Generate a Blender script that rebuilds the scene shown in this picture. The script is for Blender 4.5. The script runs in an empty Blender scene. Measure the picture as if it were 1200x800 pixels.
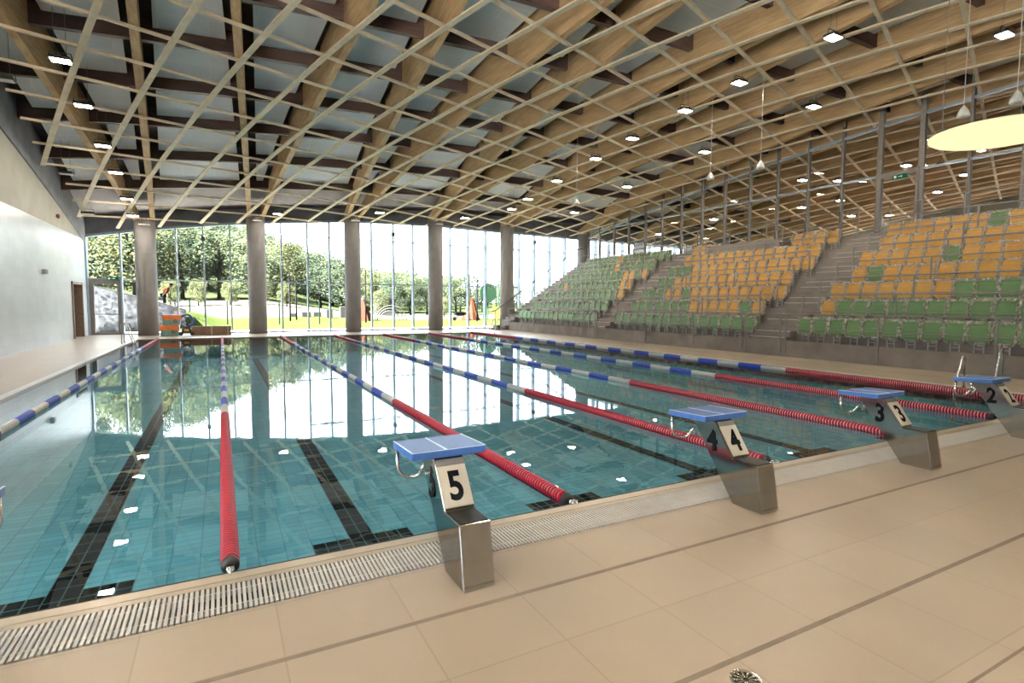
import bpy, bmesh, math, random
from mathutils import Vector, Matrix
random.seed(7)
scn = bpy.context.scene
COL = scn.collection
PI = math.pi

# ------------------------------------------------------------------ helpers
class MB:
    def __init__(s): s.v = []; s.f = []; s.m = []
    def add(s, vs, fs, mi=0):
        b = len(s.v); s.v += [tuple(v) for v in vs]
        s.f += [tuple(b + i for i in f) for f in fs]; s.m += [mi] * len(fs)
    def box(s, x0, x1, y0, y1, z0, z1, mi=0):
        s.add([(x0,y0,z0),(x1,y0,z0),(x1,y1,z0),(x0,y1,z0),(x0,y0,z1),(x1,y0,z1),(x1,y1,z1),(x0,y1,z1)],
              [(0,3,2,1),(4,5,6,7),(0,1,5,4),(1,2,6,5),(2,3,7,6),(3,0,4,7)], mi)
    def hexa(s, p, mi=0):          # 8 points: bottom ring 4, top ring 4
        s.add(p, [(0,3,2,1),(4,5,6,7),(0,1,5,4),(1,2,6,5),(2,3,7,6),(3,0,4,7)], mi)
    def tube(s, pts, r, n=8, mi=0, caps=True):
        pts = [Vector(p) for p in pts]; rings = []
        up = Vector((0,0,1)); prev = None
        for i, p in enumerate(pts):
            if i == 0: d = pts[1] - p
            elif i == len(pts) - 1: d = p - pts[i-1]
            else: d = (pts[i+1] - p).normalized() + (p - pts[i-1]).normalized()
            d.normalize()
            if prev is None:
                a = d.cross(up)
                if a.length < 1e-3: a = d.cross(Vector((1,0,0)))
            else:
                a = prev - d * prev.dot(d)
            a.normalize(); b = d.cross(a); prev = a
            rr = r[i] if isinstance(r, (list, tuple)) else r
            rings.append([p + (a*math.cos(2*PI*k/n) + b*math.sin(2*PI*k/n))*rr for k in range(n)])
        vs = [v for rg in rings for v in rg]; fs = []
        for i in range(len(rings)-1):
            for k in range(n):
                fs.append((i*n+k, i*n+(k+1)%n, (i+1)*n+(k+1)%n, (i+1)*n+k))
        if caps:
            fs.append(tuple(range(n-1,-1,-1))); fs.append(tuple((len(rings)-1)*n+k for k in range(n)))
        s.add(vs, fs, mi)
    def lathe(s, prof, n=24, c=(0,0,0), axis='z', mi=0, caps=True):   # prof: (r, h)
        vs = []; fs = []
        for r, h in prof:
            for k in range(n):
                a = 2*PI*k/n; x = r*math.cos(a); y = r*math.sin(a)
                if axis == 'z': vs.append((c[0]+x, c[1]+y, c[2]+h))
                elif axis == 'y': vs.append((c[0]+x, c[1]+h, c[2]+y))
                else: vs.append((c[0]+h, c[1]+x, c[2]+y))
        m = len(prof)
        for i in range(m-1):
            for k in range(n):
                fs.append((i*n+k, i*n+(k+1)%n, (i+1)*n+(k+1)%n, (i+1)*n+k))
        if caps:
            fs.append(tuple(range(n-1,-1,-1))); fs.append(tuple((m-1)*n+k for k in range(n)))
        s.add(vs, fs, mi)
    def prism(s, prof, a, b, axis='x', mi=0):   # prof polygon in the other two coords, extruded a..b
        n = len(prof); vs = []
        for t in (a, b):
            for u, w in prof:
                vs.append({'x':(t,u,w),'y':(u,t,w),'z':(u,w,t)}[axis])
        fs = [tuple(range(n-1,-1,-1)), tuple(range(n, 2*n))]
        for i in range(n): fs.append((i, (i+1)%n, n+(i+1)%n, n+i))
        s.add(vs, fs, mi)
    def mesh(s, name, mats, smooth=False):
        me = bpy.data.meshes.new(name); me.from_pydata(s.v, [], s.f); me.update()
        for m in (mats if isinstance(mats, (list, tuple)) else [mats]): me.materials.append(m)
        me.polygons.foreach_set('material_index', s.m)
        if smooth: me.polygons.foreach_set('use_smooth', [True]*len(s.f))
        bm = bmesh.new(); bm.from_mesh(me); bmesh.ops.recalc_face_normals(bm, faces=bm.faces); bm.to_mesh(me); bm.free()
        me.update(); return me
    def build(s, name, mats, parent=None, smooth=False, bevel=0, segs=2):
        o = bpy.data.objects.new(name, s.mesh(name, mats, smooth)); COL.objects.link(o)
        if parent: o.parent = parent
        if bevel:
            md = o.modifiers.new('bevel', 'BEVEL'); md.width = bevel; md.segments = segs; md.limit_method = 'ANGLE'; md.angle_limit = 0.6
        return o

def tag(o, label=None, cat=None, group=None, kind=None):
    if label: o['label'] = label
    if cat: o['category'] = cat
    if group: o['group'] = group
    if kind: o['kind'] = kind
    return o
def empty(name, loc=(0,0,0), rz=0):
    o = bpy.data.objects.new(name, None); COL.objects.link(o); o.location = loc; o.rotation_euler[2] = rz
    o.empty_display_size = .1; return o
def copy_tree(o, parent=None):
    c = o.copy(); COL.objects.link(c)
    if parent: c.parent = parent
    for ch in list(o.children): copy_tree(ch, c)
    return c
def smooth_angle(me): pass
ORD = ['first','second','third','fourth','fifth','sixth','seventh','eighth','ninth','tenth','eleventh','twelfth','thirteenth','fourteenth','fifteenth','sixteenth','seventeenth','eighteenth','nineteenth','twentieth']

# ------------------------------------------------------------------ materials
def newmat(name):
    m = bpy.data.materials.new(name); m.use_nodes = True; nt = m.node_tree; nt.nodes.clear()
    out = nt.nodes.new('ShaderNodeOutputMaterial'); return m, nt, out
def N(nt, t, **kw):
    n = nt.nodes.new(t)
    for k, v in kw.items():
        if k in n.inputs: n.inputs[k].default_value = v
        else: setattr(n, k, v)
    return n
def c4(c): return (c[0], c[1], c[2], 1)
def pmat(name, col, rough=.5, metal=0, var=.12, scale=8, stretch=(1,1,1), bump=0, bscale=None, spec=.5, col2=None, coat=0, detail=4):
    """principled with noise-driven colour variation"""
    m, nt, out = newmat(name)
    b = N(nt, 'ShaderNodeBsdfPrincipled'); b.inputs['Roughness'].default_value = rough; b.inputs['Metallic'].default_value = metal
    b.inputs['Specular IOR Level'].default_value = spec; b.inputs['Coat Weight'].default_value = coat
    tc = N(nt, 'ShaderNodeTexCoord'); mp = N(nt, 'ShaderNodeMapping'); mp.inputs['Scale'].default_value = stretch
    nz = N(nt, 'ShaderNodeTexNoise'); nz.inputs['Scale'].default_value = scale; nz.inputs['Detail'].default_value = detail
    rp = N(nt, 'ShaderNodeValToRGB')
    c2 = col2 if col2 else tuple(max(0, c*(1-var*1.5)) for c in col); c1 = tuple(min(1, c*(1+var)) for c in col)
    rp.color_ramp.elements[0].position = .3; rp.color_ramp.elements[1].position = .7
    rp.color_ramp.elements[0].color = c4(c2); rp.color_ramp.elements[1].color = c4(c1)
    L = nt.links.new
    L(tc.outputs['Object'], mp.inputs['Vector']); L(mp.outputs[0], nz.inputs['Vector']); L(nz.outputs['Fac'], rp.inputs[0])
    L(rp.outputs[0], b.inputs['Base Color']); L(b.outputs[0], out.inputs[0])
    if bump:
        bp = N(nt, 'ShaderNodeBump'); bp.inputs['Strength'].default_value = bump; bp.inputs['Distance'].default_value = .01
        n2 = N(nt, 'ShaderNodeTexNoise'); n2.inputs['Scale'].default_value = bscale or scale*6
        L(mp.outputs[0], n2.inputs['Vector']); L(n2.outputs['Fac'], bp.inputs['Height']); L(bp.outputs[0], b.inputs['Normal'])
    return m
def tilemat(name, col, mortar, w, h, ms, rough=.3, offset=0, swz='xy', var=.06, spec=.5, bump=.2, orig=(0,0), rowmix=None, big=None):
    """world-space tiles: brick texture on the position"""
    m, nt, out = newmat(name); L = nt.links.new
    b = N(nt, 'ShaderNodeBsdfPrincipled'); b.inputs['Roughness'].default_value = rough; b.inputs['Specular IOR Level'].default_value = spec
    g = N(nt, 'ShaderNodeNewGeometry'); sp = N(nt, 'ShaderNodeSeparateXYZ'); cb = N(nt, 'ShaderNodeCombineXYZ')
    L(g.outputs['Position'], sp.inputs[0])
    for i, a in enumerate(swz):
        ad = N(nt, 'ShaderNodeMath', operation='SUBTRACT'); ad.inputs[1].default_value = orig[i]
        L(sp.outputs[a.upper()], ad.inputs[0]); L(ad.outputs[0], cb.inputs[i])
    br = N(nt, 'ShaderNodeTexBrick'); br.offset = offset; br.squash = 1
    br.inputs['Scale'].default_value = 1; br.inputs['Brick Width'].default_value = w; br.inputs['Row Height'].default_value = h
    br.inputs['Mortar Size'].default_value = ms; br.inputs['Mortar Smooth'].default_value = .1; br.inputs['Bias'].default_value = 0
    br.inputs['Color1'].default_value = c4(tuple(min(1,c*(1+var)) for c in col)); br.inputs['Color2'].default_value = c4(tuple(c*(1-var) for c in col))
    br.inputs['Mortar'].default_value = c4(mortar)
    L(cb.outputs[0], br.inputs['Vector'])
    src = br.outputs['Color']
    nz = N(nt, 'ShaderNodeTexNoise'); nz.inputs['Scale'].default_value = .9; nz.inputs['Detail'].default_value = 5
    L(g.outputs['Position'], nz.inputs['Vector'])
    rp = N(nt, 'ShaderNodeMapRange'); rp.inputs[1].default_value = .3; rp.inputs[2].default_value = .7; rp.inputs[3].default_value = .90 if big is None else 1-big; rp.inputs[4].default_value = 1.05
    L(nz.outputs['Fac'], rp.inputs[0])
    mx = N(nt, 'ShaderNodeMix', data_type='RGBA', blend_type='MULTIPLY'); mx.inputs[0].default_value = 1
    L(src, mx.inputs[6]); L(rp.outputs[0], mx.inputs[7]); L(mx.outputs[2], b.inputs['Base Color'])
    if bump:
        bp = N(nt, 'ShaderNodeBump'); bp.inputs['Strength'].default_value = bump; bp.inputs['Distance'].default_value = .004; bp.invert = True
        L(br.outputs['Fac'], bp.inputs['Height']); L(bp.outputs[0], b.inputs['Normal'])
    L(b.outputs[0], out.inputs[0]); return m
def schlick(nt, f0, nrm=None):
    L = nt.links.new; g = N(nt, 'ShaderNodeNewGeometry')
    d = N(nt, 'ShaderNodeVectorMath', operation='DOT_PRODUCT')
    L(nrm if nrm else g.outputs['Normal'], d.inputs[0]); L(g.outputs['Incoming'], d.inputs[1])
    a = N(nt, 'ShaderNodeMath', operation='ABSOLUTE'); L(d.outputs['Value'], a.inputs[0])
    s = N(nt, 'ShaderNodeMath', operation='SUBTRACT'); s.inputs[0].default_value = 1; L(a.outputs[0], s.inputs[1]); s.use_clamp = True
    p = N(nt, 'ShaderNodeMath', operation='POWER'); p.inputs[1].default_value = 5; L(s.outputs[0], p.inputs[0])
    q = N(nt, 'ShaderNodeMath', operation='MULTIPLY_ADD'); q.inputs[1].default_value = 1-f0; q.inputs[2].default_value = f0; L(p.outputs[0], q.inputs[0])
    q.use_clamp = True
    return q.outputs[0]
def clearmat(name, tint, f0, bump=0, bscale=1, rough=0.0, white=0):
    m, nt, out = newmat(name); L = nt.links.new
    tr = N(nt, 'ShaderNodeBsdfTransparent'); tr.inputs[0].default_value = c4(tint)
    gl = N(nt, 'ShaderNodeBsdfGlossy'); gl.inputs['Roughness'].default_value = rough
    mx = N(nt, 'ShaderNodeMixShader')
    if bump:
        g = N(nt, 'ShaderNodeNewGeometry'); nz = N(nt, 'ShaderNodeTexNoise'); nz.inputs['Scale'].default_value = bscale; nz.inputs['Detail'].default_value = 2
        bp = N(nt, 'ShaderNodeBump'); bp.inputs['Strength'].default_value = bump; bp.inputs['Distance'].default_value = .01
        L(g.outputs['Position'], nz.inputs['Vector']); L(nz.outputs['Fac'], bp.inputs['Height']); L(bp.outputs[0], gl.inputs['Normal'])
    L(schlick(nt, f0), mx.inputs[0]); L(tr.outputs[0], mx.inputs[1]); L(gl.outputs[0], mx.inputs[2])
    L(mx.outputs[0], out.inputs[0]); return m
def emat(name, col, st):
    m, nt, out = newmat(name); e = N(nt, 'ShaderNodeEmission'); e.inputs[0].default_value = c4(col); e.inputs[1].default_value = st
    nt.links.new(e.outputs[0], out.inputs[0]); return m
def woodmat(name, col, dark, rough=.6, stretch=(6,.7,14), knots=True):
    m, nt, out = newmat(name); L = nt.links.new
    b = N(nt, 'ShaderNodeBsdfPrincipled'); b.inputs['Roughness'].default_value = rough; b.inputs['Specular IOR Level'].default_value = .25
    g = N(nt, 'ShaderNodeNewGeometry'); mp = N(nt, 'ShaderNodeMapping'); mp.inputs['Scale'].default_value = stretch
    nz = N(nt, 'ShaderNodeTexNoise'); nz.inputs['Scale'].default_value = 1.5; nz.inputs['Detail'].default_value = 6; nz.inputs['Roughness'].default_value = .65
    rp = N(nt, 'ShaderNodeValToRGB'); rp.color_ramp.elements[0].position = .28; rp.color_ramp.elements[1].position = .68
    rp.color_ramp.elements[0].color = c4(dark); rp.color_ramp.elements[1].color = c4(col)
    L(g.outputs['Position'], mp.inputs[0]); L(mp.outputs[0], nz.inputs['Vector']); L(nz.outputs['Fac'], rp.inputs[0]); L(rp.outputs[0], b.inputs['Base Color'])
    L(b.outputs[0], out.inputs[0]); return m

M = {}
M['floor'] = tilemat('floor_tile', (.36,.292,.222), (.29,.235,.178), .61, .49, .004, rough=.34, orig=(.27,-.02), var=.03, bump=.1, big=.1)
M['slot'] = pmat('floor_slot', (.19,.15,.115), .6)
M['grate'] = pmat('grate_plastic', (.48,.465,.44), .35, var=.05)
M['grate_dark'] = pmat('grate_gap', (.03,.03,.03), .8)
M['pooltile'] = tilemat('pool_tile', (.135,.37,.465), (.09,.24,.31), .25, .125, .006, rough=.8, spec=.08, var=.10, bump=.1, big=.12)
M['poolwall'] = tilemat('pool_wall_tile', (.11,.40,.52), (.07,.25,.32), .25, .125, .006, rough=.8, spec=.08, var=.10, swz='xz', bump=.1)
M['poolwallx'] = tilemat('pool_side_tile', (.11,.40,.52), (.07,.25,.32), .25, .125, .006, rough=.8, spec=.08, var=.10, swz='yz', bump=.1)
M['blacktile'] = tilemat('black_pool_tile', (.009,.009,.010), (.10,.17,.19), .125, .25, .007, rough=.8, spec=.08, orig=(0,0), var=.25)
M['edge'] = pmat('pool_edge_tile', (.44,.37,.28), .3, var=.08, scale=3)
M['edgewhite'] = pmat('pale_edge_tile', (.60,.61,.61), .3, var=.05, scale=3)
M['water'] = clearmat('pool_water', (.86,.95,.965), .022, bump=.035, bscale=5)
M['glass'] = clearmat('clear_glass', (.97,.985,.98), .035)
M['plastic'] = None
M['walltile'] = tilemat('glossy_wall_tile', (.54,.595,.63), (.46,.51,.54), .6, .3, .004, rough=.28, swz='yz', var=.04, bump=.1, offset=.5)
M['wallpaint'] = pmat('beige_wall_paint', (.34,.335,.295), .7, var=.06, scale=1.5)
M['fascia'] = pmat('dark_grey_fascia', (.17,.175,.20), .75, var=.15, scale=2)
M['deck'] = pmat('dark_roof_deck', (.035,.028,.026), .8, var=.3, scale=3)
M['purlin'] = woodmat('dark_brown_timber', (.085,.052,.045), (.04,.026,.023), stretch=(.7,6,14))
M['panel'] = tilemat('acoustic_panel', (.86,.89,.92), (.98,.98,.98), 1.2, .6, .012, rough=.8, var=.02, bump=0, offset=0, spec=.1, big=.06)
M['panel_edge'] = pmat('panel_edge_strip', (.62,.62,.6), .6)
M['beam'] = woodmat('glulam_timber', (.55,.375,.20), (.32,.205,.10), stretch=(5,.8,9))
M['batten'] = woodmat('pale_batten_timber', (.84,.73,.56), (.64,.54,.39), stretch=(2,2,4))
M['concrete'] = pmat('column_concrete', (.205,.20,.205), .75, var=.09, scale=2.5, bump=.3, stretch=(1,1,.6))
M['stand'] = pmat('stand_concrete', (.19,.165,.145), .8, var=.16, scale=2.2, bump=.25)
M['standwall'] = pmat('stand_front_concrete', (.19,.165,.145), .8, var=.2, scale=1.4, bump=.25)
M['rail'] = pmat('railing_steel', (.20,.185,.175), .5, metal=.3, var=.1)
M['mull'] = pmat('mullion_steel', (.13,.115,.105), .45, metal=.2, var=.1)
M['fin'] = pmat('facade_fin', (.30,.37,.47), .3, metal=.25, var=.08)
M['frame'] = pmat('door_frame_grey', (.15,.14,.14), .5, var=.1)
M['brown'] = pmat('brown_door', (.17,.12,.09), .5, var=.15)
M['black'] = pmat('black_rubber', (.012,.012,.014), .5, var=.2)
M['chrome'] = pmat('stainless_tube', (.68,.66,.62), .16, metal=1, var=.05)
M['steel'] = pmat('brushed_stainless', (.62,.60,.57), .10, metal=1, var=.07, scale=5, bump=.05, bscale=3)
M['blue'] = pmat('blue_platform', (.035,.115,.36), .35, var=.08, scale=30, bump=.5, bscale=220)
M['bluelight'] = pmat('platform_edge_highlight', (.60,.70,.85), .4)
M['plate'] = pmat('number_plate', (.50,.455,.375), .35, var=.05)
M['num'] = pmat('number_black', (.008,.009,.011), .85, spec=.05)
M['red'] = pmat('rope_red', (.31,.004,.020), .35, spec=.3, var=.15, scale=30)
M['ropeblue'] = pmat('rope_blue', (.025,.06,.42), .35, var=.15, scale=30)
M['ropewhite'] = pmat('rope_white', (.50,.51,.50), .35, var=.08, scale=30)
M['cable'] = pmat('rope_cable', (.70,.45,.48), .4)
M['green'] = pmat('seat_green', (.085,.225,.065), .4, var=.12, scale=6)
M['yellow'] = pmat('seat_yellow', (.62,.315,.04), .4, var=.1, scale=6)
M['lampbody'] = pmat('lamp_housing', (.03,.028,.028), .5)
M['lampwhite'] = pmat('white_fitting', (.62,.62,.6), .5)
M['lamp'] = emat('lamp_glow', (1,.87,.70), 165)
M['lampoff'] = pmat('lamp_lens_unlit', (.6,.63,.62), .3)
M['disc'] = emat('disc_glow', (1.0,.90,.50), .74)
OD = {'odark':(0.0040,0.0040,0.0051),'oteal':(0.0068,0.0103,0.0091),'ostone':(0.0137,0.0137,0.0137),'owhite':(0.0228,0.0228,0.0228),'opink':(0.0182,0.0074,0.0051),'oorange':(0.0148,0.0051,0.0017),
 'olime':(0.0091,0.0194,0.0046),'ogreen':(0.0068,0.0160,0.0091),'ogrey':(0.0068,0.0074,0.0085),'oyellow':(0.0205,0.0171,0.0046),'skin':(0.0114,0.0068,0.0051),'hair':(0.0011,0.0009,0.0008),'vest':(0.0217,0.0040,0.0014),'trousers':(0.0016,0.0018,0.0032)}
for k_, c_ in OD.items(): M[k_] = pmat('sunlit_'+k_, c_, .8, var=.1, spec=0)
def leafmat(name, col, tr):
    m, nt, out = newmat(name); L = nt.links.new
    d = N(nt, 'ShaderNodeBsdfDiffuse'); t = N(nt, 'ShaderNodeBsdfTranslucent'); mx = N(nt, 'ShaderNodeMixShader'); mx.inputs[0].default_value = .5
    tc = N(nt, 'ShaderNodeTexCoord'); nz = N(nt, 'ShaderNodeTexNoise'); nz.inputs['Scale'].default_value = .5; nz.inputs['Detail'].default_value = 3
    for sh, c in ((d, col), (t, tr)):
        rp = N(nt, 'ShaderNodeValToRGB'); rp.color_ramp.elements[0].position = .3; rp.color_ramp.elements[1].position = .7
        rp.color_ramp.elements[0].color = c4(tuple(q*.7 for q in c)); rp.color_ramp.elements[1].color = c4(tuple(q*1.25 for q in c))
        L(nz.outputs['Fac'], rp.inputs[0]); L(rp.outputs[0], sh.inputs[0])
    L(tc.outputs['Object'], nz.inputs['Vector']); L(d.outputs[0], mx.inputs[1]); L(t.outputs[0], mx.inputs[2]); L(mx.outputs[0], out.inputs[0]); return m
M['leaf1'] = leafmat('leaf_green', (0.0257,0.0340,0.0217), (0.0297,0.0385,0.0196))  # leaf colours raised pale to imitate haze over the trees
M['leaf2'] = leafmat('leaf_dark', (0.0148,0.0230,0.0196), (0.0179,0.0258,0.0173))
M['leaf3'] = leafmat('leaf_yellow_green', (0.0377,0.0413,0.0217), (0.0445,0.0477,0.0196))
M['bark'] = pmat('bark', (.010,.009,.008), .9, var=.3, spec=0)
M['grass'] = pmat('lawn', (.25,.42,.11), .9, var=.25, scale=.5)
M['orange'] = pmat('orange_plastic', (.62,.16,.03), .5)
M['teal'] = pmat('teal_plastic', (.12,.28,.27), .5)
M['cardboard'] = pmat('brown_board', (.17,.105,.07), .7, var=.15)
M['reelblue'] = pmat('reel_blue', (.01,.035,.28), .4)
M['exit'] = emat('exit_green', (.015,.12,.06), .5)
M['exitw'] = pmat('exit_white', (.8,.85,.8), .5)
M['red_small'] = pmat('alarm_maroon', (.10,.02,.02), .5)
M['grey_box'] = pmat('grey_box', (.33,.34,.35), .5)
M['white_play'] = pmat('white_plastic', (.8,.8,.8), .5)

def plasticwrap(name, k=.36):
    m, nt, out = newmat(name); L = nt.links.new
    tr = N(nt, 'ShaderNodeBsdfTransparent'); tr.inputs[0].default_value = (.95,.95,.94,1)
    b = N(nt, 'ShaderNodeBsdfPrincipled'); b.inputs['Base Color'].default_value = (.72,.69,.60,1); b.inputs['Roughness'].default_value = .5; b.inputs['Specular IOR Level'].default_value = .3
    tc = N(nt, 'ShaderNodeTexCoord'); nz = N(nt, 'ShaderNodeTexNoise'); nz.inputs['Scale'].default_value = 9; nz.inputs['Detail'].default_value = 5; nz.inputs['Distortion'].default_value = 1.5
    oi = N(nt, 'ShaderNodeObjectInfo'); ad = N(nt, 'ShaderNodeVectorMath', operation='ADD')
    L(tc.outputs['Object'], ad.inputs[0]); L(oi.outputs['Location'], ad.inputs[1]); L(ad.outputs[0], nz.inputs['Vector'])
    mr = N(nt, 'ShaderNodeMapRange'); mr.inputs[1].default_value = .35; mr.inputs[2].default_value = .7; mr.inputs[3].default_value = k*.35; mr.inputs[4].default_value = min(1, k*1.9)
    bp = N(nt, 'ShaderNodeBump'); bp.inputs['Strength'].default_value = .6; bp.inputs['Distance'].default_value = .02
    L(nz.outputs['Fac'], mr.inputs[0]); L(nz.outputs['Fac'], bp.inputs['Height']); L(bp.outputs[0], b.inputs['Normal'])
    mx = N(nt, 'ShaderNodeMixShader'); L(mr.outputs[0], mx.inputs[0]); L(tr.outputs[0], mx.inputs[1]); L(b.outputs[0], mx.inputs[2]); L(mx.outputs[0], out.inputs[0])
    return m
M['plastic'] = plasticwrap('seat_wrap', .10); M['plasticrim'] = plasticwrap('seat_wrap_folds', .36)

def gabionmat():
    m, nt, out = newmat('gabion_stone'); L = nt.links.new
    b = N(nt, 'ShaderNodeBsdfPrincipled'); b.inputs['Roughness'].default_value = .9; b.inputs['Specular IOR Level'].default_value = 0
    g = N(nt, 'ShaderNodeNewGeometry'); v = N(nt, 'ShaderNodeTexVoronoi'); v.inputs['Scale'].default_value = 7
    rp = N(nt, 'ShaderNodeValToRGB'); rp.color_ramp.elements[0].color = (.004,.0048,.0058,1); rp.color_ramp.elements[1].color = (.042,.045,.052,1); rp.color_ramp.elements[1].position = .8
    L(g.outputs['Position'], v.inputs['Vector']); L(v.outputs['Color'], rp.inputs[0]); L(rp.outputs[0], b.inputs['Base Color']); L(b.outputs[0], out.inputs[0]); return m
M['gabion'] = gabionmat()
def groundmat():
    m, nt, out = newmat('outdoor_ground'); L = nt.links.new
    b = N(nt, 'ShaderNodeBsdfPrincipled'); b.inputs['Roughness'].default_value = .95; b.inputs['Specular IOR Level'].default_value = 0
    g = N(nt, 'ShaderNodeNewGeometry'); sp = N(nt, 'ShaderNodeSeparateXYZ'); L(g.outputs['Position'], sp.inputs[0])
    nz = N(nt, 'ShaderNodeTexNoise'); nz.inputs['Scale'].default_value = .12; nz.inputs['Detail'].default_value = 4; L(g.outputs['Position'], nz.inputs['Vector'])
    n2 = N(nt, 'ShaderNodeTexNoise'); n2.inputs['Scale'].default_value = 2.5; n2.inputs['Detail'].default_value = 5; L(g.outputs['Position'], n2.inputs['Vector'])
    gr = N(nt, 'ShaderNodeValToRGB'); gr.color_ramp.elements[0].color = (0.0061,0.0095,0.0027,1); gr.color_ramp.elements[1].color = (0.0103,0.0137,0.0046,1); L(n2.outputs['Fac'], gr.inputs[0])
    ma = N(nt, 'ShaderNodeMath', operation='MULTIPLY_ADD'); ma.inputs[1].default_value = 26; L(nz.outputs['Fac'], ma.inputs[0]); L(sp.outputs['Y'], ma.inputs[2])
    mr = N(nt, 'ShaderNodeMapRange'); mr.inputs[1].default_value = 67; mr.inputs[2].default_value = 71; L(ma.outputs[0], mr.inputs[0])
    mx = N(nt, 'ShaderNodeMix', data_type='RGBA'); L(mr.outputs[0], mx.inputs[0]); L(gr.outputs[0], mx.inputs[6]); mx.inputs[7].default_value = (0.0198,0.0194,0.0167,1)
    m2 = N(nt, 'ShaderNodeMapRange'); m2.inputs[1].default_value = 92; m2.inputs[2].default_value = 98; L(ma.outputs[0], m2.inputs[0])
    mx2 = N(nt, 'ShaderNodeMix', data_type='RGBA'); L(m2.outputs[0], mx2.inputs[0]); L(mx.outputs[2], mx2.inputs[6]); mx2.inputs[7].default_value = (0.0076,0.0106,0.0049,1)
    L(mx2.outputs[2], b.inputs['Base Color']); L(b.outputs[0], out.inputs[0]); return m
M['ground'] = groundmat()
M['paving'] = pmat('outdoor_paving', (.78,.77,.75), .8, var=.06)

# ------------------------------------------------------------------ camera
f_px, yaw, pitch, roll = 641.87, .4878, .06881, .00489
fw = Vector((math.sin(yaw)*math.cos(pitch), math.cos(yaw)*math.cos(pitch), -math.sin(pitch)))
r0 = Vector((math.cos(yaw), -math.sin(yaw), 0)); u0 = r0.cross(fw)
r1 = r0*math.cos(roll) + u0*math.sin(roll); u1 = -r0*math.sin(roll) + u0*math.cos(roll)
cd = bpy.data.cameras.new('camera'); cam = bpy.data.objects.new('camera', cd); COL.objects.link(cam)
cam.matrix_world = Matrix(((r1.x,u1.x,-fw.x,2.494),(r1.y,u1.y,-fw.y,-3.6148),(r1.z,u1.z,-fw.z,1.6385),(0,0,0,1)))
cd.sensor_width = 36; cd.lens = f_px*36/1200; cd.clip_start = .05; cd.clip_end = 500
scn.camera = cam

# ------------------------------------------------------------------ building geometry functions
LC = [7.82303,1.07644,-2.11493,-.541,1.64368,-.7334,-.24518,-1.30991,.17194,.14574,-.10735,.13534,.29527,-.05573,-.09982]
def S(X, Y):      # height of the batten lattice
    x = X/20; y = (Y-15)/15
    t = [1,x,y,x*x,x*y,y*y,x**3,x*x*y,x*y*y,y**3,y**4,x**4,x**3*y,x*x*y*y,x*y**3]
    return sum(a*b for a, b in zip(LC, t))
def deckz(X, Y):
    t = min(1, max(0, (Y-20)/9)); return S(X, Y) + 1.42 - .42*t
FT = [(-3.4,4.70),(-3.2,4.73),(-1.2,5.1),(.3,5.35),(2.7,5.68),(5.6,6.0),(8.8,6.25),(11.2,6.35),(13.8,6.38),(16.6,6.32),(19,6.28),(22,6.22),(25,6.15),(30,6.05),(35.5,5.95),(50,5.9)]
def facetop(X):
    for (a, za), (b, zb) in zip(FT, FT[1:]):
        if a <= X <= b: return za + (zb-za)*(X-a)/(b-a)
    return FT[-1][1]
def Yg(X): return 29.5 - .03*X
XL, XR, YN = -3.2, 48.0, -9.0
PX0, PX1, PY0, PY1 = -.75, 15.55, 0.0, 25.0    # pool
ZD, ZW, ZP = .015, -.02, -.84

# ------------------------------------------------------------------ floor and pool
b = MB()
b.box(XL-.3, PX0-.0, YN, 29.9, -.3, ZD); b.box(PX1, XR, YN, 29.9, -.3, ZD)
b.box(PX0, PX1, YN, -.48, -.3, ZD); b.box(PX0, PX1, PY1, 29.9, -.3, ZD); b.box(PX0, PX1, -.15, 0, -.3, ZD)
b.box(PX0, PX1, -.48, -.15, -.3, -.06)
fl = tag(b.build('floor', M['floor']), 'beige tiled pool deck running round the swimming pool', 'floor', kind='structure')
for y in (-1.02, -1.97):
    b = MB(); b.box(XL+.02, XR-20, y-.014, y+.014, ZD-.004, ZD+.0012); b.build('floor_joint', M['slot'], fl)
b = MB(); b.box(XL+.02, XR-20, -2.557, -2.543, ZD-.004, ZD+.0012); b.build('floor_joint', M['slot'], fl)
b = MB(); b.box(PX0, PX1, -.10, .0, ZD-.01, ZD+.003); b.build('pool_edge', M['edge'], fl)
b = MB(); b.box(PX0, PX1, -.012, .003, ZD-.02, ZD+.004); b.build('waterline_strip', M['black'], fl)
b = MB(); b.box(PX0-.16, PX0, 0, PY1, ZD-.01, ZD+.004); b.build('pool_edge', M['edgewhite'], fl)
b = MB(); b.box(PX1, PX1+.16, 0, PY1, ZD-.01, ZD+.004); b.build('pool_edge', M['edgewhite'], fl)
b = MB(); b.box(PX0-.16, PX1+.16, PY1, PY1+.16, ZD-.01, ZD+.004); b.build('pool_edge', M['edgewhite'], fl)
for y in (3,): 
    for xx in (17.0,):
        b = MB(); b.box(xx-.012, xx+.012, -2, 27.5, ZD-.004, ZD+.001); b.build('floor_joint', M['slot'], fl)

# drainage grate along the start end
g = empty('drain_grate', (7.4, -.315, ZD)); tag(g, 'white slatted overflow grate along the starting end of the pool', 'drain grate')
b = MB(); n = int((PX1-PX0)/.026)
for i in range(n):
    x = PX0 + .006 + i*.026 - 7.4; b.box(x, x+.0155, -.155, .155, -.03, .004)
b.build('slat', M['grate'], g)['kind'] = 'stuff'
for dy in (-.085, .085):
    b = MB(); b.box(PX0-7.4, PX1-7.4, dy-.006, dy+.006, -.03, .001); b.build('cross_rib', M['grate'], g)
b = MB(); b.box(PX0-7.4, PX1-7.4, -.16, .16, -.07, -.05); b.build('channel', M['grate_dark'], g)

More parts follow.
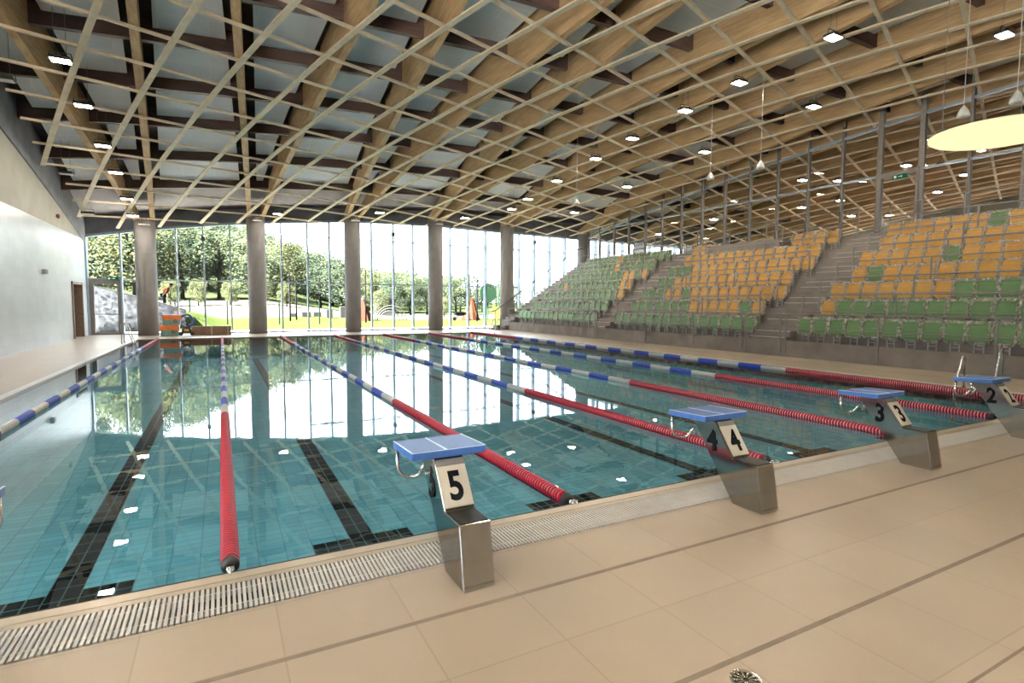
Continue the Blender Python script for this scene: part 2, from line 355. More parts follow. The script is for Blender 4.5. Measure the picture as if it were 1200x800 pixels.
# pool basin
pb = MB()
pb.box(PX0, PX1, PY0, PY1, ZP-.15, ZP, 0)
bas = pb.build('pool_basin', M['pooltile']); tag(bas, 'shallow looking tiled swimming pool basin with black lane lines', 'pool basin', kind='structure')
b = MB(); b.box(PX0-.15, PX1+.15, PY0-.15, PY0, ZP, -.03); b.box(PX0-.15, PX1+.15, PY1, PY1+.15, ZP, -.03); b.build('end_wall', M['poolwall'], bas)
b = MB(); b.box(PX0-.15, PX0, PY0, PY1, ZP, -.03); b.box(PX1, PX1+.15, PY0, PY1, ZP, -.03); b.build('side_wall', M['poolwallx'], bas)
for k in range(6):
    x = 1.25 + 2.5*k; b = MB()
    b.box(x-.125, x+.125, 2.15, 22.8, ZP-.01, ZP+.004); b.box(x-.5, x+.5, 1.9, 2.15, ZP-.01, ZP+.004); b.box(x-.5, x+.5, 22.8, 23.05, ZP-.01, ZP+.004)
    b.build('lane_marking', M['blacktile'], bas)
for x, y in ((-.2, 4.6), (13.4,6.0), (6.9,8.6)):
    b = MB(); b.lathe([(.11,0),(.11,.012),(.0,.014)], 20, (x,y,ZP), caps=False); b.build('floor_inlet', M['grey_box'], bas)
w = MB(); nx, ny = 2, 2
w.add([(PX0-.0,PY0,ZW),(PX1,PY0,ZW),(PX1,PY1,ZW),(PX0,PY1,ZW)], [(0,1,2,3)])
wo = w.build('pool_water', M['water']); tag(wo, 'still clear teal water filling the swimming pool', 'water', kind='stuff')

# ------------------------------------------------------------------ lane ropes
def floats(n, pitch, rad, mat_):
    b = MB(); ns = 14
    for i in range(n):
        y = i*pitch
        b.lathe([(rad*.86,y),(rad,y+pitch*.14),(rad,y+pitch*.54),(rad*.86,y+pitch*.68)], ns, axis='y')
        b.lathe([(rad*.80,y+pitch*.68),(rad*.80,y+pitch)], ns, axis='y', caps=False, mi=1)
    return b
P = .042
red_me = floats(121, P, .056, 0).mesh('red_floats', [M['red'], M['cable']], True)
blu_me = floats(17, P, .053, 0).mesh('blue_floats', [M['ropeblue'], M['ropeblue']], True)
whi_me = floats(17, P, .053, 0).mesh('white_floats', [M['ropewhite'], M['ropewhite']], True)
hb = MB()
hb.lathe([(.02,-.0),(.052,.01),(.055,.05),(.035,.075)], 16, axis='y')
hook_me = hb.mesh('end_cap', M['black'], True)
hb = MB()
hb.tube([(0,-.0,0),(0,-.05,.0),(0,-.09,.005)], .016, 8); hb.tube([(0,-.09+.028*math.sin(a),.005+.028*math.cos(a)) for a in [i*PI/6 for i in range(13)]], .007, 6)
hb.box(-.022,.022,-.05,-.02,-.02,.02)
ten_me = hb.mesh('tension_hook', M['chrome'], True)
def part(name, me, parent, loc=(0,0,0), rz=0):
    o = bpy.data.objects.new(name, me); COL.objects.link(o); o.parent = parent; o.location = loc; o.rotation_euler[2] = rz; return o
rope_lab = ['lane rope nearest the tiled side wall, blue and white then red',
 'lane rope running straight away from camera between lanes six and five',
 'lane rope with its red end just past starting block five',
 'lane rope whose red end passes behind starting block four',
 'lane rope whose red end passes behind starting block three',
 'lane rope ending at the pool edge before starting block two',
 'lane rope along the grandstand side of the pool']
for k in range(7):
    x = 2.5*k; r = empty('lane_rope', (x, .0, .012)); tag(r, rope_lab[k], 'lane rope', 'lane ropes across the pool')
    part('red_floats', red_me, r, (0,.16,0)); part('red_floats', red_me, r, (0, .16 + 121*P + 20*17*P, 0)).scale[1] = (24.9 - (.16 + 121*P + 20*17*P))/(121*P)
    for i in range(20):
        y = .16 + 121*P + i*17*P
        if y + 17*P > 19.95: break
        part('white_floats' if i % 2 == 0 else 'blue_floats', whi_me if i % 2 == 0 else blu_me, r, (0,y,0))
    part('end_cap', hook_me, r, (0,.085,0)); part('tension_hook', ten_me, r, (0,.085,0))
    part('end_cap', hook_me, r, (0,24.92,0), PI)

# ------------------------------------------------------------------ starting blocks
def number_mesh(ch, h, matl, name):
    cu = bpy.data.curves.new('digit', 'FONT'); cu.body = ch; cu.size = 1; cu.extrude = .004; cu.offset = .03; cu.resolution_u = 4; cu.align_x = 'CENTER'
    o = bpy.data.objects.new('digit_tmp', cu); COL.objects.link(o)
    bpy.context.view_layer.update(); dg = bpy.context.evaluated_depsgraph_get()
    me = bpy.data.meshes.new_from_object(o.evaluated_get(dg)); bpy.data.objects.remove(o)
    xs = [v.co.x for v in me.vertices]; ys = [v.co.y for v in me.vertices]
    cx = (min(xs)+max(xs))/2; cy = (min(ys)+max(ys))/2; sc = h/(max(ys)-min(ys))
    for v in me.vertices: v.co = Vector(((v.co.x-cx)*sc*.80, (v.co.y-cy)*sc, v.co.z*.3))
    me.name = name; me.materials.clear(); me.materials.append(matl)
    return me
def starting_block(cx, ch, label):
    r = empty('starting_block', (cx, 0, ZD)); tag(r, label, 'starting block', 'starting blocks along the pool end')
    w = .098
    b = MB(); b.prism([(-.87,0),(-.585,0),(-.12,.645),(-.385,.645),(-.575,.372),(-.585,.366),(-.805,.366)], -w, w, 'x'); b.build('body', M['steel'], r, bevel=.004, segs=1)
    # stepping plate on the back ledge
    b = MB(); b.box(-w+.012, w-.012, -.795, -.6, .366, .372); b.build('step_plate', M['black'], r)
    for i in range(7):
        pass
    # inclined number plate
    p0 = Vector((0,-.575,.385)); p1 = Vector((0,-.425,.60)); d = (p1-p0).normalized(); nrm = Vector((0,-d.z,d.y))
    b = MB(); q = [Vector((sx*(w-.004),0,0)) + pp + nrm*h for h in (.002,.008) for (sx,pp) in ((-1,p0),(1,p0),(1,p1),(-1,p1))]; b.hexa(q); b.build('number_plate', M['plate'], r)
    b = MB(); p2 = p1+d*.002; p3 = p1+d*.045; q = [Vector((sx*(w-.004),0,0)) + pp + nrm*h for h in (.002,.007) for (sx,pp) in ((-1,p2),(1,p2),(1,p3),(-1,p3))]; b.hexa(q); b.build('grip_band', M['frame'], r)
    if ch:
        me = number_mesh(ch, .19, M['num'], 'number')
        o = bpy.data.objects.new('number', me); COL.objects.link(o); o.parent = r
        X = Vector((1,0,0)); Z = nrm; Y = d; c = (p0+p1)/2 + nrm*.0095
        o.matrix_local = Matrix(((X.x,Y.x,Z.x,c.x),(X.y,Y.y,Z.y,c.y),(X.z,Y.z,Z.z,c.z),(0,0,0,1)))
        o2 = bpy.data.objects.new('side_number', me); COL.objects.link(o2); o2.parent = r
        # on the side facing -X, sheared along the lean
        c = Vector((-w-.004,-.362,.49)); X = Vector((0,-1,0)); Y = Vector((0,.12,1.05)); Z = Vector((-1,0,0))
        o2.matrix_local = Matrix(((X.x,Y.x,Z.x,c.x),(X.y,Y.y,Z.y,c.y),(X.z,Y.z,Z.z,c.z),(0,0,0,1)))
    # neck and platform
    b = MB(); b.box(-w+.01, w-.01, -.36, -.13, .63, .665); b.build('neck', M['chrome'], r)
    b = MB(); b.hexa([(-.25,-.42,.655),(.25,-.42,.655),(.25,.0,.640),(-.25,.0,.640),(-.25,-.42,.702),(.25,-.42,.702),(.25,.0,.687),(-.25,.0,.687)])
    pf = b.build('platform', M['blue'], r, bevel=.006)
    def topz(y): return .702 - (y+.42)*.015/.42 + .0012
    b = MB()  # pale lines paint highlights onto the platform
    for (x0,x1,y0,y1) in ((-.25,-.238,-.42,0),(.238,.25,-.42,0),(-.25,.25,-.42,-.412),(-.03,-.012,-.41,-.005)):
        b.hexa([(x0,y0,topz(y0)-.002),(x1,y0,topz(y0)-.002),(x1,y1,topz(y1)-.002),(x0,y1,topz(y1)-.002),(x0,y0,topz(y0)+.0005),(x1,y0,topz(y0)+.0005),(x1,y1,topz(y1)+.0005),(x0,y1,topz(y1)+.0005)])
    b.build('edge_highlight', M['bluelight'], pf)
    for s in (-1, 1):
        b = MB(); pts = [(s*.225,-.02,.64),(s*.225,-.02,.52)]
        for a in range(1,7): t = a*PI/12; pts.append((s*(.225-.07*(1-math.cos(t))), -.02-.012*a*.3, .52-.075*math.sin(t)))
        pts += [(s*.12,-.06,.445)]
        for a in range(1,6): t = a*PI/10; pts.append((s*(.12-.035*math.sin(t)), -.06-.01*a, .445+.05*(1-math.cos(t))))
        pts += [(s*.075,-.14,.55)]
        b.tube(pts, .0125, 10); b.build('grip_bar', M['chrome'], r, smooth=True)
    return r
blk = {6:('6','steel starting block whose blue corner peeks in beside the near lanes'),
 5:('5','steel starting block marked 5, closest and largest, blue platform'),
 4:('4','steel starting block marked 4 with blue platform, rusty base corner'),
 3:('3','steel starting block marked 3 with blue platform'),
 2:('2','steel starting block marked 2 in front of the chrome pool ladder'),
 1:('1','farthest starting block, only its blue platform edge showing')}
for nlane, (ch, lab) in blk.items():
    starting_block(1.25 + 2.5*(6-nlane), ch, lab)

# ------------------------------------------------------------------ pool ladders
def ladder(x, y, sgn, label, sep=.6, hts=(.82,.78)):
    r = empty('pool_ladder', (x, y, ZD)); tag(r, label, 'ladder', 'pool ladders')
    for dy in (-sep/2, sep/2):
        hh = hts[0] if dy < 0 else hts[1]
        b = MB(); pts = [(sgn*.12,dy,.0),(sgn*.12,dy,hh-.12)]
        for a in range(1,9): t = a*PI/8; pts.append((sgn*(.12-.075*(1-math.cos(t))), dy, hh-.12+.12*math.sin(t)))
        pts += [(-sgn*.26,dy,-.05),(-sgn*.28,dy,-.7)]
        b.tube(pts, .019, 10); o = b.build('handrail', M['chrome'], r, smooth=True)
        b = MB(); b.lathe([(.045,0),(.045,.012),(.02,.02)], 16, (sgn*.12,dy,0)); b.build('foot_flange', M['chrome'], o)
    for z in (-.2,-.42,-.64):
        b = MB(); b.box(-sgn*.275-.04, -sgn*.275+.04, -sep/2, sep/2, z-.012, z+.012); b.build('step', M['chrome'], r)
ladder(15.45, 1.45, 1, 'chrome pool ladder behind starting block two', .6, (.82,.62))
ladder(15.55, 22.9, 1, 'chrome pool ladder at far corner near the grandstand')
ladder(-.80, 22.3, -1, 'chrome pool ladder beside the tiled side wall', .6)

# ------------------------------------------------------------------ side wall (left)
Zt = 4.6
b = MB(); wy0, wy1 = 26.3, 28.3
b.box(XL-.35, XL, 3.0, wy0, 0, Zt); b.box(XL-.35, XL, YN, -8.5, 0, Zt); b.box(XL-.35, XL, -8.5, 3.0, 0, .3); b.box(XL-.35, XL, -8.5, 3.0, 3.8, Zt); b.box(XL-.35, XL, wy1, 29.9, 0, Zt); b.box(XL-.35, XL, wy0, wy1, 2.5, Zt)
wl = b.build('wall_left', M['walltile']); tag(wl, 'tall side wall, glossy pale tiles below and beige paint above', 'wall', kind='structure')
b = MB(); ys = [YN + i*(29.9-YN)/30 for i in range(31)]
b.prism([(ys[0],Zt)] + [(ys[-1],Zt)] + [(y, deckz(XL,y)+.05) for y in reversed(ys)], XL-.35, XL-.02, 'x'); b.build('upper_wall', M['wallpaint'], wl)
b = MB(); prof = [(y, S(XL,y)+.02+(-.25 if y > 20 else -.25)) for y in ys] + [(y, deckz(XL,y)) for y in reversed(ys)]
b.prism(prof, XL-.02, XL+.04, 'x'); tag(b.build('trim_1', M['fascia']), 'dark grey strip along the top of the side wall', 'trim', kind='structure')  # dark grey band from the lattice line up to the deck
# side door in a recess
d = empty('door_2', (XL, 27.3, ZD)); tag(d, 'brown framed doorway in the tiled side wall', 'door', kind='structure')
b = MB(); b.box(-.36,.05,.88,1.0,0,2.5); b.box(-.36,.05,-1.0,-.9,0,2.5); b.box(-.36,.05,-1,1,2.4,2.49); b.build('door_frame', M['brown'], d)
b = MB(); b.box(-.33,-.27,-.9,.88,0.01,2.4); dl = b.build('door_leaf', M['black'], d)
b = MB(); b.tube([(-.25,-.7,1.0),(-.2,-.7,1.0),(-.2,-.58,1.0)], .012, 8); b.build('door_handle', M['chrome'], dl)
# small devices on the side wall
o = empty('wall_speaker', (XL, 22.09, 2.72)); tag(o, 'small grey box fixed on the tiled side wall', 'wall box')
b = MB(); b.box(0,.13,-.13,.13,-.09,.09); b.build('housing', M['grey_box'], o, bevel=.01); b = MB(); b.box(.13,.136,-.1,.1,-.065,.065); b.build('grille', M['frame'], o)
o = empty('fire_alarm', (XL, 24.6, 5.05)); tag(o, 'tiny dark red alarm high on the beige upper side wall', 'alarm')
b = MB(); b.lathe([(.09,0),(.09,.04),(.06,.07)], 16, axis='x'); b.build('bell', M['red_small'], o); b = MB(); b.box(-.02,.03,-.13,.13,-.06,.06); b.build('back_plate', M['red_small'], o)

# ------------------------------------------------------------------ other walls
b = MB(); xs = [XL-.35 + i*(XR-XL+.6)/40 for i in range(41)]
b.prism([(xs[0],0),(xs[-1],0)] + [(x, deckz(min(x,48),YN)+.2) for x in reversed(xs)], YN-.3, YN, 'y'); tag(b.build('wall_front', M['wallpaint']), 'beige end wall behind the starting blocks', 'wall', kind='structure')
b = MB(); b.box(XR, XR+.3, YN, 29.9, 0, 4.6); b.box(XR, XR+.3, YN, -8, 4.6, 7.0); b.box(XR, XR+.3, 26, 29.9, 4.6, 7.0)
b.prism([(YN,7.0),(29.9,7.0)] + [(y, deckz(48,y)+.2) for y in reversed(ys)], XR, XR+.3, 'x'); tag(b.build('wall_right', M['wallpaint']), 'far hall end wall beyond the glazed partition', 'wall', kind='structure')
w4 = empty('added_window_4', (XR+.15, 9, 4.6)); tag(w4, 'added unseen window band at the far end of the hall behind the partition', 'window', kind='structure')  # added out of view to brighten the hall behind the partition
for y in range(-16, 18, 3):
    bb = MB(); bb.box(-.08, .08, y-.04, y+.04, 0, 2.4); bb.build('mullion', M['mull'], w4)
bb = MB(); bb.add([(0,-17,0),(0,17,0),(0,17,2.4),(0,-17,2.4)], [(0,1,2,3)]); bb.build('glass_pane', M['glass'], w4)
bb = MB(); bb.box(XR+.3, XR+30, YN-2, 26, 3.9, 4.2); tag(bb.build('added_terrace', M['stand']), 'added unseen terrace slab outside the far hall window', 'paving', kind='structure')  # unseen slab added to bounce daylight through the far window
w3 = empty('added_window_3', (XL-.18, -2.75, .3)); tag(w3, 'added unseen long low window band in the side wall near the starting end', 'window', kind='structure')  # window added out of view to light the hall and ceiling
for y in (-5.7,-3.8,-1.9,0,1.9,3.8,5.7):
    bb = MB(); bb.box(-.1, .1, y-.04, y+.04, 0, 3.5); bb.build('mullion', M['mull'], w3)
bb = MB(); bb.add([(0,-5.75,0),(0,5.75,0),(0,5.75,3.5),(0,-5.75,3.5)], [(0,1,2,3)]); bb.build('glass_pane', M['glass'], w3)
bb = MB(); bb.box(XL-4.4, XL-.3, -9.3, 4.5, 3.95, 4.15); tag(bb.build('added_overhang', M['fascia']), 'added flat overhang keeping sun out of the low side wall window', 'trim', kind='structure')  # unseen overhang added to block direct sun at the side window
bb = MB(); bb.box(-60, XL-.35, YN-12, 26, -.4, -.05); tag(bb.build('added_paving', M['paving']), 'added pale paving bouncing sun through the low side wall window', 'paving', kind='structure')  # unseen bright ground added to throw light up at the ceiling
# wall above glass facade
b = MB(); xs = [-3.4 + i*1.0 for i in range(52)]
b.add([], [])
for x0, x1 in zip(xs, xs[1:]):
    x1 = min(x1, 48.2)
    b.hexa([(x0,Yg(x0)-.1,facetop(x0)+.1),(x1,Yg(x1)-.1,facetop(x1)+.1),(x1,Yg(x1)+.25,facetop(x1)+.1),(x0,Yg(x0)+.25,facetop(x0)+.1),
            (x0,Yg(x0)-.1,deckz(x0,29)+.3),(x1,Yg(x1)-.1,deckz(x1,29)+.3),(x1,Yg(x1)+.25,deckz(x1,29)+.3),(x0,Yg(x0)+.25,deckz(x0,29)+.3)])
tag(b.build('wall_back', M['fascia']), 'dark grey wall strip above the glass facade', 'wall', kind='structure')
b = MB()
for x0, x1 in zip(xs, xs[1:]):
    x1 = min(x1, 48.2)
    b.hexa([(x0,Yg(x0)-.16,facetop(x0)),(x1,Yg(x1)-.16,facetop(x1)),(x1,Yg(x1)+.1,facetop(x1)),(x0,Yg(x0)+.1,facetop(x0)),
            (x0,Yg(x0)-.16,facetop(x0)+.12),(x1,Yg(x1)-.16,facetop(x1)+.12),(x1,Yg(x1)+.1,facetop(x1)+.12),(x0,Yg(x0)+.1,facetop(x0)+.12)])
tag(b.build('trim_2', M['fin']), 'pale metal head rail on top of the glass facade', 'trim', kind='structure')

# ------------------------------------------------------------------ facade glazing
w1 = empty('window_1', (0, 29.5, 0)); tag(w1, 'curved full height glass facade looking onto lawn and trees', 'window', kind='structure')
MX = [-3.17,-1.8,.55,1.77,3.0,5.5,6.85,8.03,10.4,11.7,12.9,15.3,16.5,17.7,20.15,21.3,22.5,23.7,26.3,27.5,28.7,31.2,32.4,33.7,36.3,37.5,38.8,41,42.4,43.8,46]
def wl_part(name, bb, mt): return bb.build(name, mt, w1)
for x in MX:
    b = MB(); y = Yg(x) - 29.5; h = facetop(x)
    b.box(x-.035, x+.035, y-.30, y+.04, .0, h); wl_part('mullion', b, M['fin'])
def hbar(za, zb, x0, x1, hh, yo=.0):
    b = MB(); b.hexa([(x0,Yg(x0)-29.55,za),(x1,Yg(x1)-29.55,zb),(x1,Yg(x1)-29.47,zb),(x0,Yg(x0)-29.47,za),(x0,Yg(x0)-29.55,za+hh),(x1,Yg(x1)-29.55,zb+hh),(x1,Yg(x1)-29.47,zb+hh),(x0,Yg(x0)-29.47,za+hh)]); return b
wl_part('transom', hbar(2.72,2.67,-3.2,48,.065), M['fin'])
wl_part('transom', hbar(5.33,5.1,6.85,30,.055), M['fin'])
wl_part('sill', hbar(0,0,-3.2,48,.09), M['fin'])
gx = [-3.2] + [x for x in (-.64,4.2,9.13,14.06,18.95,25.0,29.97,35,40,48)]
for x0, x1 in zip(gx, gx[1:]):
    b = MB(); n = 6
    for i in range(n):
        a = x0+(x1-x0)*i/n; c = x0+(x1-x0)*(i+1)/n
        ya, yc = Yg(a)-29.5, Yg(c)-29.5
        b.add([(a,ya,.05),(c,yc,.05),(c,yc,facetop(c)+.05),(a,ya,facetop(a)+.05)], [(0,1,2,3)])
    wl_part('glass_pane', b, M['glass'])
for i, (x, z) in enumerate(((1.77,4.9),(11.7,5.72),(21.3,5.76))):
    b = MB(); b.box(x-.09,x+.09,Yg(x)-29.5-.3,Yg(x)-29.5-.12,z-.1,z+.12); wl_part('vent_actuator', b, M['frame'])
# garden door at the facade's end
d = empty('door_1', (-2.42, Yg(-2.4)-.05, ZD)); tag(d, 'grey framed glass garden door under a green exit sign', 'door', kind='structure')
b = MB(); b.box(-.70,-.52,-.08,.08,0,2.72); b.box(.42,.60,-.08,.08,0,2.72); b.box(-.52,.42,-.08,.08,2.48,2.72); b.box(-.52,.42,-.08,.08,0,.12); b.build('door_frame', M['frame'], d)
b = MB(); b.box(-.52,.42,-.06,-.02,1.0,1.03); b.build('push_bar', M['frame'], d)
b = MB(); b.box(-.52,.42,-.01,.01,.1,2.5); b.build('door_glass', M['glass'], d)
def exit_sign(loc, rz, label):
    e = empty('exit_sign', loc, rz); tag(e, label, 'exit sign', 'green exit signs')
    b = MB(); b.box(-.24,.24,-.03,.03,-.08,.08); b.build('sign_box', M['exit'], e)
    b = MB(); b.box(-.19,-.10,-.036,-.03,-.05,.05); b.box(-.05,.05,-.036,-.03,-.012,.012); b.prism([(.05,-.04),(.10,0),(.05,.04)], -.036, -.03, 'y') if False else None
    b.add([(.05,-.036,-.04),(.11,-.036,0),(.05,-.036,.04),(.05,-.03,-.04),(.11,-.03,0),(.05,-.03,.04)], [(0,1,2),(5,4,3),(0,3,4,1),(1,4,5,2),(2,5,3,0)])
    b.build('pictogram', M['exitw'], e)
exit_sign((-2.15, Yg(-2.1)-.19, 2.78), 0, 'green exit sign above the garden door')

# ------------------------------------------------------------------ columns
CX = [-.64, 4.2, 9.13, 14.06, 18.95, 25.0, 29.97, 35.0, 40.0]
cl = ['nearest the side wall, beside the orange crates','second from the side wall','third, in the middle of the glass facade','fourth, right of the facade centre','fifth, where the grandstand begins','sixth, at the end of the glazed partition','seen through the glazed partition','deeper behind the glazed partition','deepest behind the glazed partition']
cl[3] = 'fourth from the side wall'
for i, x in enumerate(CX):
    b = MB(); h = S(x, 28.2) + .12
    b.lathe([(.44,0),(.44,h*.38),(.437,h*.38+.01),(.44,h*.38+.02),(.44,h*.72),(.437,h*.72+.01),(.44,h*.72+.02),(.44,h)], 40)
    o = b.build('concrete_column', M['concrete'], smooth=True); o.location = (x, 28.15, ZD - .01)
    for p in o.data.polygons:
        if len(p.vertices) > 4: p.use_smooth = False
    tag(o, 'round concrete column, ' + cl[i], 'column', 'round concrete columns along the glass facade')
    if i < 4:
        e = empty('column_lamp', (x+.05, 27.55, S(x,27.9)-.15)); tag(e, 'flat white light fitting by the head of the column ' + ['beside the orange crates','second from the side wall','third from the side wall','fourth from the side wall'][i], 'light fitting', 'light fittings at the column heads')
        b = MB(); b.box(-.22,.22,-.1,.1,-.02,.03); b.build('housing', M['lampwhite'], e)
        b = MB(); b.tube([(-.1,0,.03),(-.1,0,.5)], .01, 6); b.tube([(.1,0,.03),(.1,0,.5)], .01, 6); b.build('stem', M['frame'], e)

# ------------------------------------------------------------------ roof
NXD = 52; ysd = [YN-.3 + i*(30.9-YN)/34 for i in range(35)]; xsd = [XL-.3 + i*(XR-XL+.5)/NXD for i in range(NXD+1)]
b = MB(); vs = []; 
for lay in (0, .25):
    for x in xsd:
        for y in ysd: vs.append((x, y, deckz(x,y)+lay))
ny = len(ysd); nn = len(xsd)*ny; fs = []
for i in range(len(xsd)-1):
    for j in range(ny-1):
        a = i*ny+j; fs.append((a, a+1, a+ny+1, a+ny)); fs.append((nn+a, nn+a+ny, nn+a+ny+1, nn+a+1))
for i in range(len(xsd)-1):
    for j in (0, ny-1):
        a = i*ny+j; fs.append((a, a+ny, nn+a+ny, nn+a))
for j in range(ny-1):
    for i in (0, len(xsd)-1):
        a = i*ny+j; fs.append((a, a+1, nn+a+1, nn+a))
b.add(vs, fs); ceil = b.build('ceiling', M['deck']); tag(ceil, 'dark roof deck with pale acoustic panels between brown purlins', 'ceiling', kind='structure')
PY = [25.3, 22.65, 20.0, 17.35, 14.7, 12.05, 9.4, 6.75, 4.1, 1.45, -1.2, -3.85, -6.5]
for y in PY:
    b = MB(); xs = [XL+.05 + i*(XR-XL-.1)/40 for i in range(41)]
    for x0, x1 in zip(xs, xs[1:]):
        b.hexa([(x0,y-.09,deckz(x0,y)-.62),(x1,y-.09,deckz(x1,y)-.62),(x1,y+.09,deckz(x1,y)-.62),(x0,y+.09,deckz(x0,y)-.62),
                (x0,y-.09,deckz(x0,y)+.03),(x1,y-.09,deckz(x1,y)+.03),(x1,y+.09,deckz(x1,y)+.03),(x0,y+.09,deckz(x0,y)+.03)])
    b.build('purlin', M['purlin'], ceil)
def beamx(c, s, Y): return c - .28 - .055*(28.2-Y) if s < 0 else c + .33 + .073*(28.2-Y)
BC = CX + [45.0]
bo = ['nearest the side wall','second from the side wall','third from the side wall','fourth from the side wall','fifth from the side wall','sixth from the side wall']
for i, c in enumerate(BC):
    for s in (-1, 1):
        b = MB(); yy = [28.35 - k*(28.35-YN-.05)/28 for k in range(29)]; hw = .10; vs = []; fs = []
        for y in yy:
            x = beamx(c, s, y); x = max(x, XL+.13)
            z0 = S(x,y) + .10; z1 = min(deckz(x,y)+.02, z0 + .35 + .13*(28.35-y)) if y > 20 else deckz(x,y)+.02
            vs += [(x-hw,y,z0),(x+hw,y,z0),(x+hw,y,z1),(x-hw,y,z1)]
        for k in range(len(yy)-1):
            a = 4*k
            for q in range(4): fs.append((a+q, a+(q+1)%4, a+4+(q+1)%4, a+4+q))
        fs += [(0,1,2,3),(4*len(yy)-1,4*len(yy)-2,4*len(yy)-3,4*len(yy)-4)]
        b.add(vs, fs); o = b.build('roof_beam', M['beam'])
        side = 'left' if s < 0 else 'right'
        where = bo[i] if i < 6 else ['first','second','third','fourth'][i-6] + ' behind the glazed partition'
        tag(o, ('brown laminated timber roof beam slanting %s from the column %s' % ('wallwards' if s < 0 else 'standwards', where)), 'roof beam', 'laminated timber roof beams')
# acoustic panels
lines = sorted([(c, s) for c in BC for s in (-1, 1)])
Ybs = [28.0] + PY
for (c0, s0), (c1, s1) in [((None,None), lines[0])] + list(zip(lines, lines[1:])):
    for ya, yb in zip(PY, PY[1:]):
        yA, yB = ya-.12, yb+.12
        if yA < -5: continue
        def lx(Y): return (XL+.45) if c0 is None else beamx(c0, s0, Y) + .38
        def rx(Y): return beamx(c1, s1, Y) - .34
        if rx(yA) - lx(yA) < .25 or rx(yB) - lx(yB) < .25: continue
        b = MB(); n = 3; vs = []
        off = .30
        for lay in (off, off-.06):
            for k in range(n+1):
                t = k/n
                for Y in (yA, yB):
                    x = lx(Y) + (rx(Y)-lx(Y))*t; vs.append((x, Y, deckz(x, Y) - lay))
        fs = []; m_ = 2*(n+1)
        for k in range(n):
            a = 2*k; fs.append((a,a+1,a+3,a+2)); fs.append((m_+a,m_+a+2,m_+a+3,m_+a+1)); fs.append((a,a+2,m_+a+2,m_+a)); fs.append((a+1,m_+a+1,m_+a+3,a+3))
        fs += [(0,m_,m_+1,1),(2*n,2*n+1,m_+2*n+1,m_+2*n)]
        b.add(vs, fs); b.build('acoustic_panel', M['panel'], ceil)
# batten lattice
lat = empty('batten_lattice', (10, 12, 8)); tag(lat, 'pale timber diagonal batten lattice hung beneath the roof beams', 'lattice')
O2 = Vector((.06659,12.49695)); A2 = Vector((1.54003,.52995)); B2 = Vector((-.5023,1.53357))
def inside(x, y): return XL+.22 < x < XR-.3 and YN+.4 < y < 28.75
def batten(org, d, w, h, z_off):
    L = d.length; dn = d/L; nrm = Vector((-dn.y, dn.x)); run = []; runs = []
    for k in range(-160, 241):
        p = org + d*(k*.25)
        if inside(p.x, p.y): run.append(p)
        elif run: runs.append(run); run = []
    if run: runs.append(run)
    for rn in runs:
        if len(rn) < 3: continue
        b = MB(); vs = []; fs = []
        for p in rn:
            for sx, zz in ((-1,0),(1,0),(1,h),(-1,h)):
                q = p + nrm*(sx*w/2); vs.append((q.x-10, q.y-12, S(p.x,p.y)+z_off+zz-8))
        for k in range(len(rn)-1):
            a = 4*k
            for q in range(4): fs.append((a+q, a+(q+1)%4, a+4+(q+1)%4, a+4+q))
        fs += [(0,1,2,3),(4*len(rn)-1,4*len(rn)-2,4*len(rn)-3,4*len(rn)-4)]
        b.add(vs, fs); b.build('batten', M['batten'], lat)
for i in range(-12, 36): batten(O2 + A2*i, B2, .15, .05, 0)
for j in range(-28, 22): batten(O2 + B2*j, A2, .10, .06, .045)

# ------------------------------------------------------------------ hanging floodlights
proto = None
def floodlight(x, y, z, label, lit=True, group='hanging floodlights'):
    global proto
    e = empty('floodlight', (x, y, z)); tag(e, label, 'floodlight', group)
    if proto is None:
        b = MB(); b.hexa([(-.235,-.165,0),(.235,-.165,0),(.235,.165,0),(-.235,.165,0),(-.20,-.13,.09),(.20,-.13,.09),(.20,.13,.09),(-.20,.13,.09)]); h = b.mesh('housing', M['lampbody'])
        b = MB(); b.box(-.195,.195,-.13,.13,-.012,.0); l = b.mesh('lens', M['lamp'])
        b = MB(); b.box(-.195,.195,-.13,.13,-.012,.0); lo = b.mesh('lens', M['lampoff'])
        b = MB(); b.tube([(-.245,0,.03),(-.21,0,.20),(.21,0,.20),(.245,0,.03)], .014, 6); k = b.mesh('bracket', M['lampbody'])
        proto = (h, l, lo, k)
    h, l, lo, k = proto
    part('housing', h, e); part('lens', l if lit else lo, e); part('bracket', k, e)
    top = min(deckz(x, y) - z - .3, 2.6)
    b = MB()
    b.tube([(-.12,0,.2),(-.12,0,top)], .006, 5); b.build('suspension_wire', M['frame'], e)
    b = MB(); b.tube([(.12,0,.2),(.12,0,top)], .006, 5); b.build('suspension_wire', M['frame'], e)
rowa = [14.3, 16.8, 19.7, 22.2, 24.8, 26.5]
for i, y in enumerate(rowa): floodlight(-.9, y, {0:7.68,1:7.34,2:6.91,3:6.53,4:5.97,5:5.5}[i], 'lit floodlight in the row along the side wall, %s from the front' % ORD[i])
rowb = [(5.76,8.75),(8.75,8.6),(11.03,8.43),(13.83,8.2),(16.24,7.96),(19.34,7.6),(22.2,7.2),(24.06,6.95)]
for i, (y, z) in enumerate(rowb): floodlight(17.12, y, z, 'lit floodlight over the poolside by the seats, %s from the front' % ORD[i])
rowc = [(3.58,8.8),(8.88,8.57),(13.77,8.18),(18.86,7.64),(23.57,7.0)]
for i, (y, z) in enumerate(rowc): floodlight(21.05, y, z, 'lit floodlight hanging above the grandstand seats, %s from the front' % ORD[i])
for i, (x, y, z) in enumerate(((5.16,26.72,6.1),(10.21,26.26,6.5),(15.22,26.29,6.6))): floodlight(x, y, z, 'lit floodlight near the glass facade, %s from the side wall' % ORD[i])
